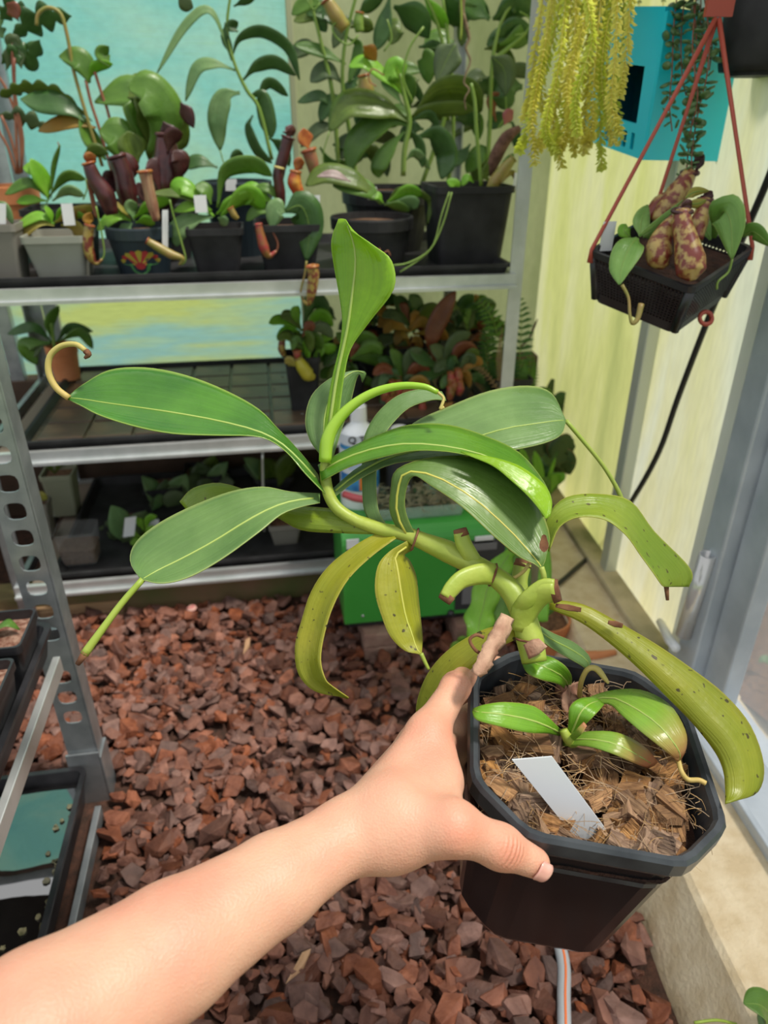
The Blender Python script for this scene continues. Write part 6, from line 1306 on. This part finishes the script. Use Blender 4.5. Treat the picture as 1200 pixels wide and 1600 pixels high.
def strand(t, pts, d, m, step, ln, wd_, sm, smm):
    P = cr_interp([WD(x,y,d+rr.uniform(-.004,.004)) for x,y in pts], 12); st = tube('strand', P, [.0009,.0006], sm, t, sub=1, seg=5)
    tot = sum((P[i+1]-P[i]).length for i in range(len(P)-1)); n = int(tot/step); V = []; F = []; UVs = []
    for i in range(n):
        f = i/n*(len(P)-1); j = int(f); c = P[j].lerp(P[min(j+1,len(P)-1)], f-j); T = (P[min(j+1,len(P)-1)]-P[max(j-1,0)]).normalized(); u = T.orthogonal().normalized(); v = T.cross(u)
        for q in range(4):
            a = i*.9+q*math.pi/2+rr.gauss(0,.3); o_ = u*math.cos(a)+v*math.sin(a); d_ = (o_*1.0+T*.75).normalized(); L_ = ln*rr.uniform(.8,1.2); s = d_.cross(T).normalized()*wd_; k = len(V)
            V += [c, c+d_*L_*.55+s+T*L_*.1, c+d_*L_, c+d_*L_*.55-s+T*L_*.1]; F.append((k,k+1,k+2,k+3)); UVs += [(.5,0),(1,.5),(.5,1),(0,.5)]
    o = mk('scale_leaves', V, F, m, st, False, uvs=UVs); o['kind'] = 'stuff'
for i, (pts, d) in enumerate(strands): strand(yp, pts, d, YL if i % 3 else YL2, .0060, .0112, .0038, ystem, None)
def toppot(t, pxs, d, r, m, h=.09):
    c = WD(pxs, -14, d); loft('pot', [circ(c.x,c.y,c.z+.01,r*.78), circ(c.x,c.y,c.z+.01+h,r), circ(c.x,c.y,c.z+.01+h,r*.92), circ(c.x,c.y,c.z+h-.008,r*.9)], m, t)
    for q in range(3):
        a = q*2.094; e = Vector((c.x+math.cos(a)*r*.96,c.y+math.sin(a)*r*.96,c.z+h)); tube('hanger', [e, Vector((c.x,c.y,c.z+h+.28))], .0015, steel, t, sub=1, seg=6)
toppot(yp, 925, 1.01, .062, blackm)
gp = thing('trailing_plant', 'sparse grey-green trailing strands beside the rack post', 'hanging plant', WD(850,-40,1.32))
for pts in ([(845,-12),(842,40),(846,95)],[(855,-12),(852,50),(850,110)],[(862,-12),(858,30),(856,70)]): strand(gp, pts, 1.32, SG, .006, .011, .0035, ystem, None)
for pts in ([(1000,-12),(998,30),(1002,70)],[(1038,-12),(1036,10),(1040,40)]): strand(gp, pts, 1.25, SG, .012, .006, .0025, ystem, None)
# string of round leaves
ds = thing('trailing_button_plant', 'trailing plant with strings of round dark green button leaves', 'hanging plant', WD(1075,-40,1.0))
toppot(ds, 1080, .965, .035, blackm, .07)
BD = leafmat('button_leaf', (.075,.16,.05), (.14,.24,.09), rough=.3, trans=.15)
lm = None
def button():
    V = [Vector((0,0,.0012))]+[Vector((math.cos(a)*.0075,math.sin(a)*.006,0)) for a in [i*math.pi/5 for i in range(10)]]+[Vector((math.cos(a)*.0070,math.sin(a)*.0055,-.0022)) for a in [i*math.pi/5 for i in range(10)]]+[Vector((0,0,-.003))]
    F = [(0,1+i,1+(i+1)%10) for i in range(10)]+[(1+i,11+i,11+(i+1)%10,1+(i+1)%10) for i in range(10)]+[(21,11+(i+1)%10,11+i) for i in range(10)]
    me = bpy.data.meshes.new('button_leaf'); me.from_pydata([tuple(v) for v in V],[],F); me.polygons.foreach_set('use_smooth',[True]*len(me.polygons)); ul = me.uv_layers.new()
    for lp in me.loops: co = me.vertices[lp.vertex_index].co; ul.data[lp.index].uv = (.5+co.x*40,.5+co.y*40)
    me.materials.append(BD); return me
bme = button(); nb = 0
for pts, d in (([(1058,-10),(1052,50),(1050,110),(1046,160),(1050,205)],1.00),([(1082,-10),(1088,60),(1085,130),(1080,200),(1074,250),(1072,290)],0.98),([(1100,-10),(1108,60),(1104,120),(1092,170),(1082,230),(1080,275)],0.97),([(1070,-10),(1064,60),(1066,120),(1072,150)],1.00),([(1095,-10),(1096,50),(1112,70),(1108,110)],0.99),([(1088,-10),(1082,80),(1090,150),(1078,210)],0.96)):
    P = cr_interp([WD(x,y,d) for x,y in pts], 10); stn = tube('strand', P, .001, BSR, ds, sub=1, seg=5); tot = sum((P[i+1]-P[i]).length for i in range(len(P)-1)); n = int(tot/.0125); o0 = LOC[ds.name]
    for i in range(n):
        f = i/n*(len(P)-1); j = int(f); c = P[j].lerp(P[min(j+1,len(P)-1)], f-j)
        for sg in (-1, 1):
            if rr.random() < .12: continue
            o = bpy.data.objects.new('button_leaf', bme); COL.objects.link(o); o.parent = stn; s_ = rr.uniform(.7,1.15)
            o.matrix_local = Matrix.Translation(c+RGT*(sg*.0075*s_)+FWD*rr.uniform(-.004,.004)-o0) @ Matrix.Rotation(rr.uniform(0,6.28),4,'Z') @ Matrix.Rotation(rr.gauss(.5,.4),4,'X') @ Matrix.Rotation(rr.gauss(0,.4),4,'Y') @ Matrix.Scale(s_,4); nb += 1
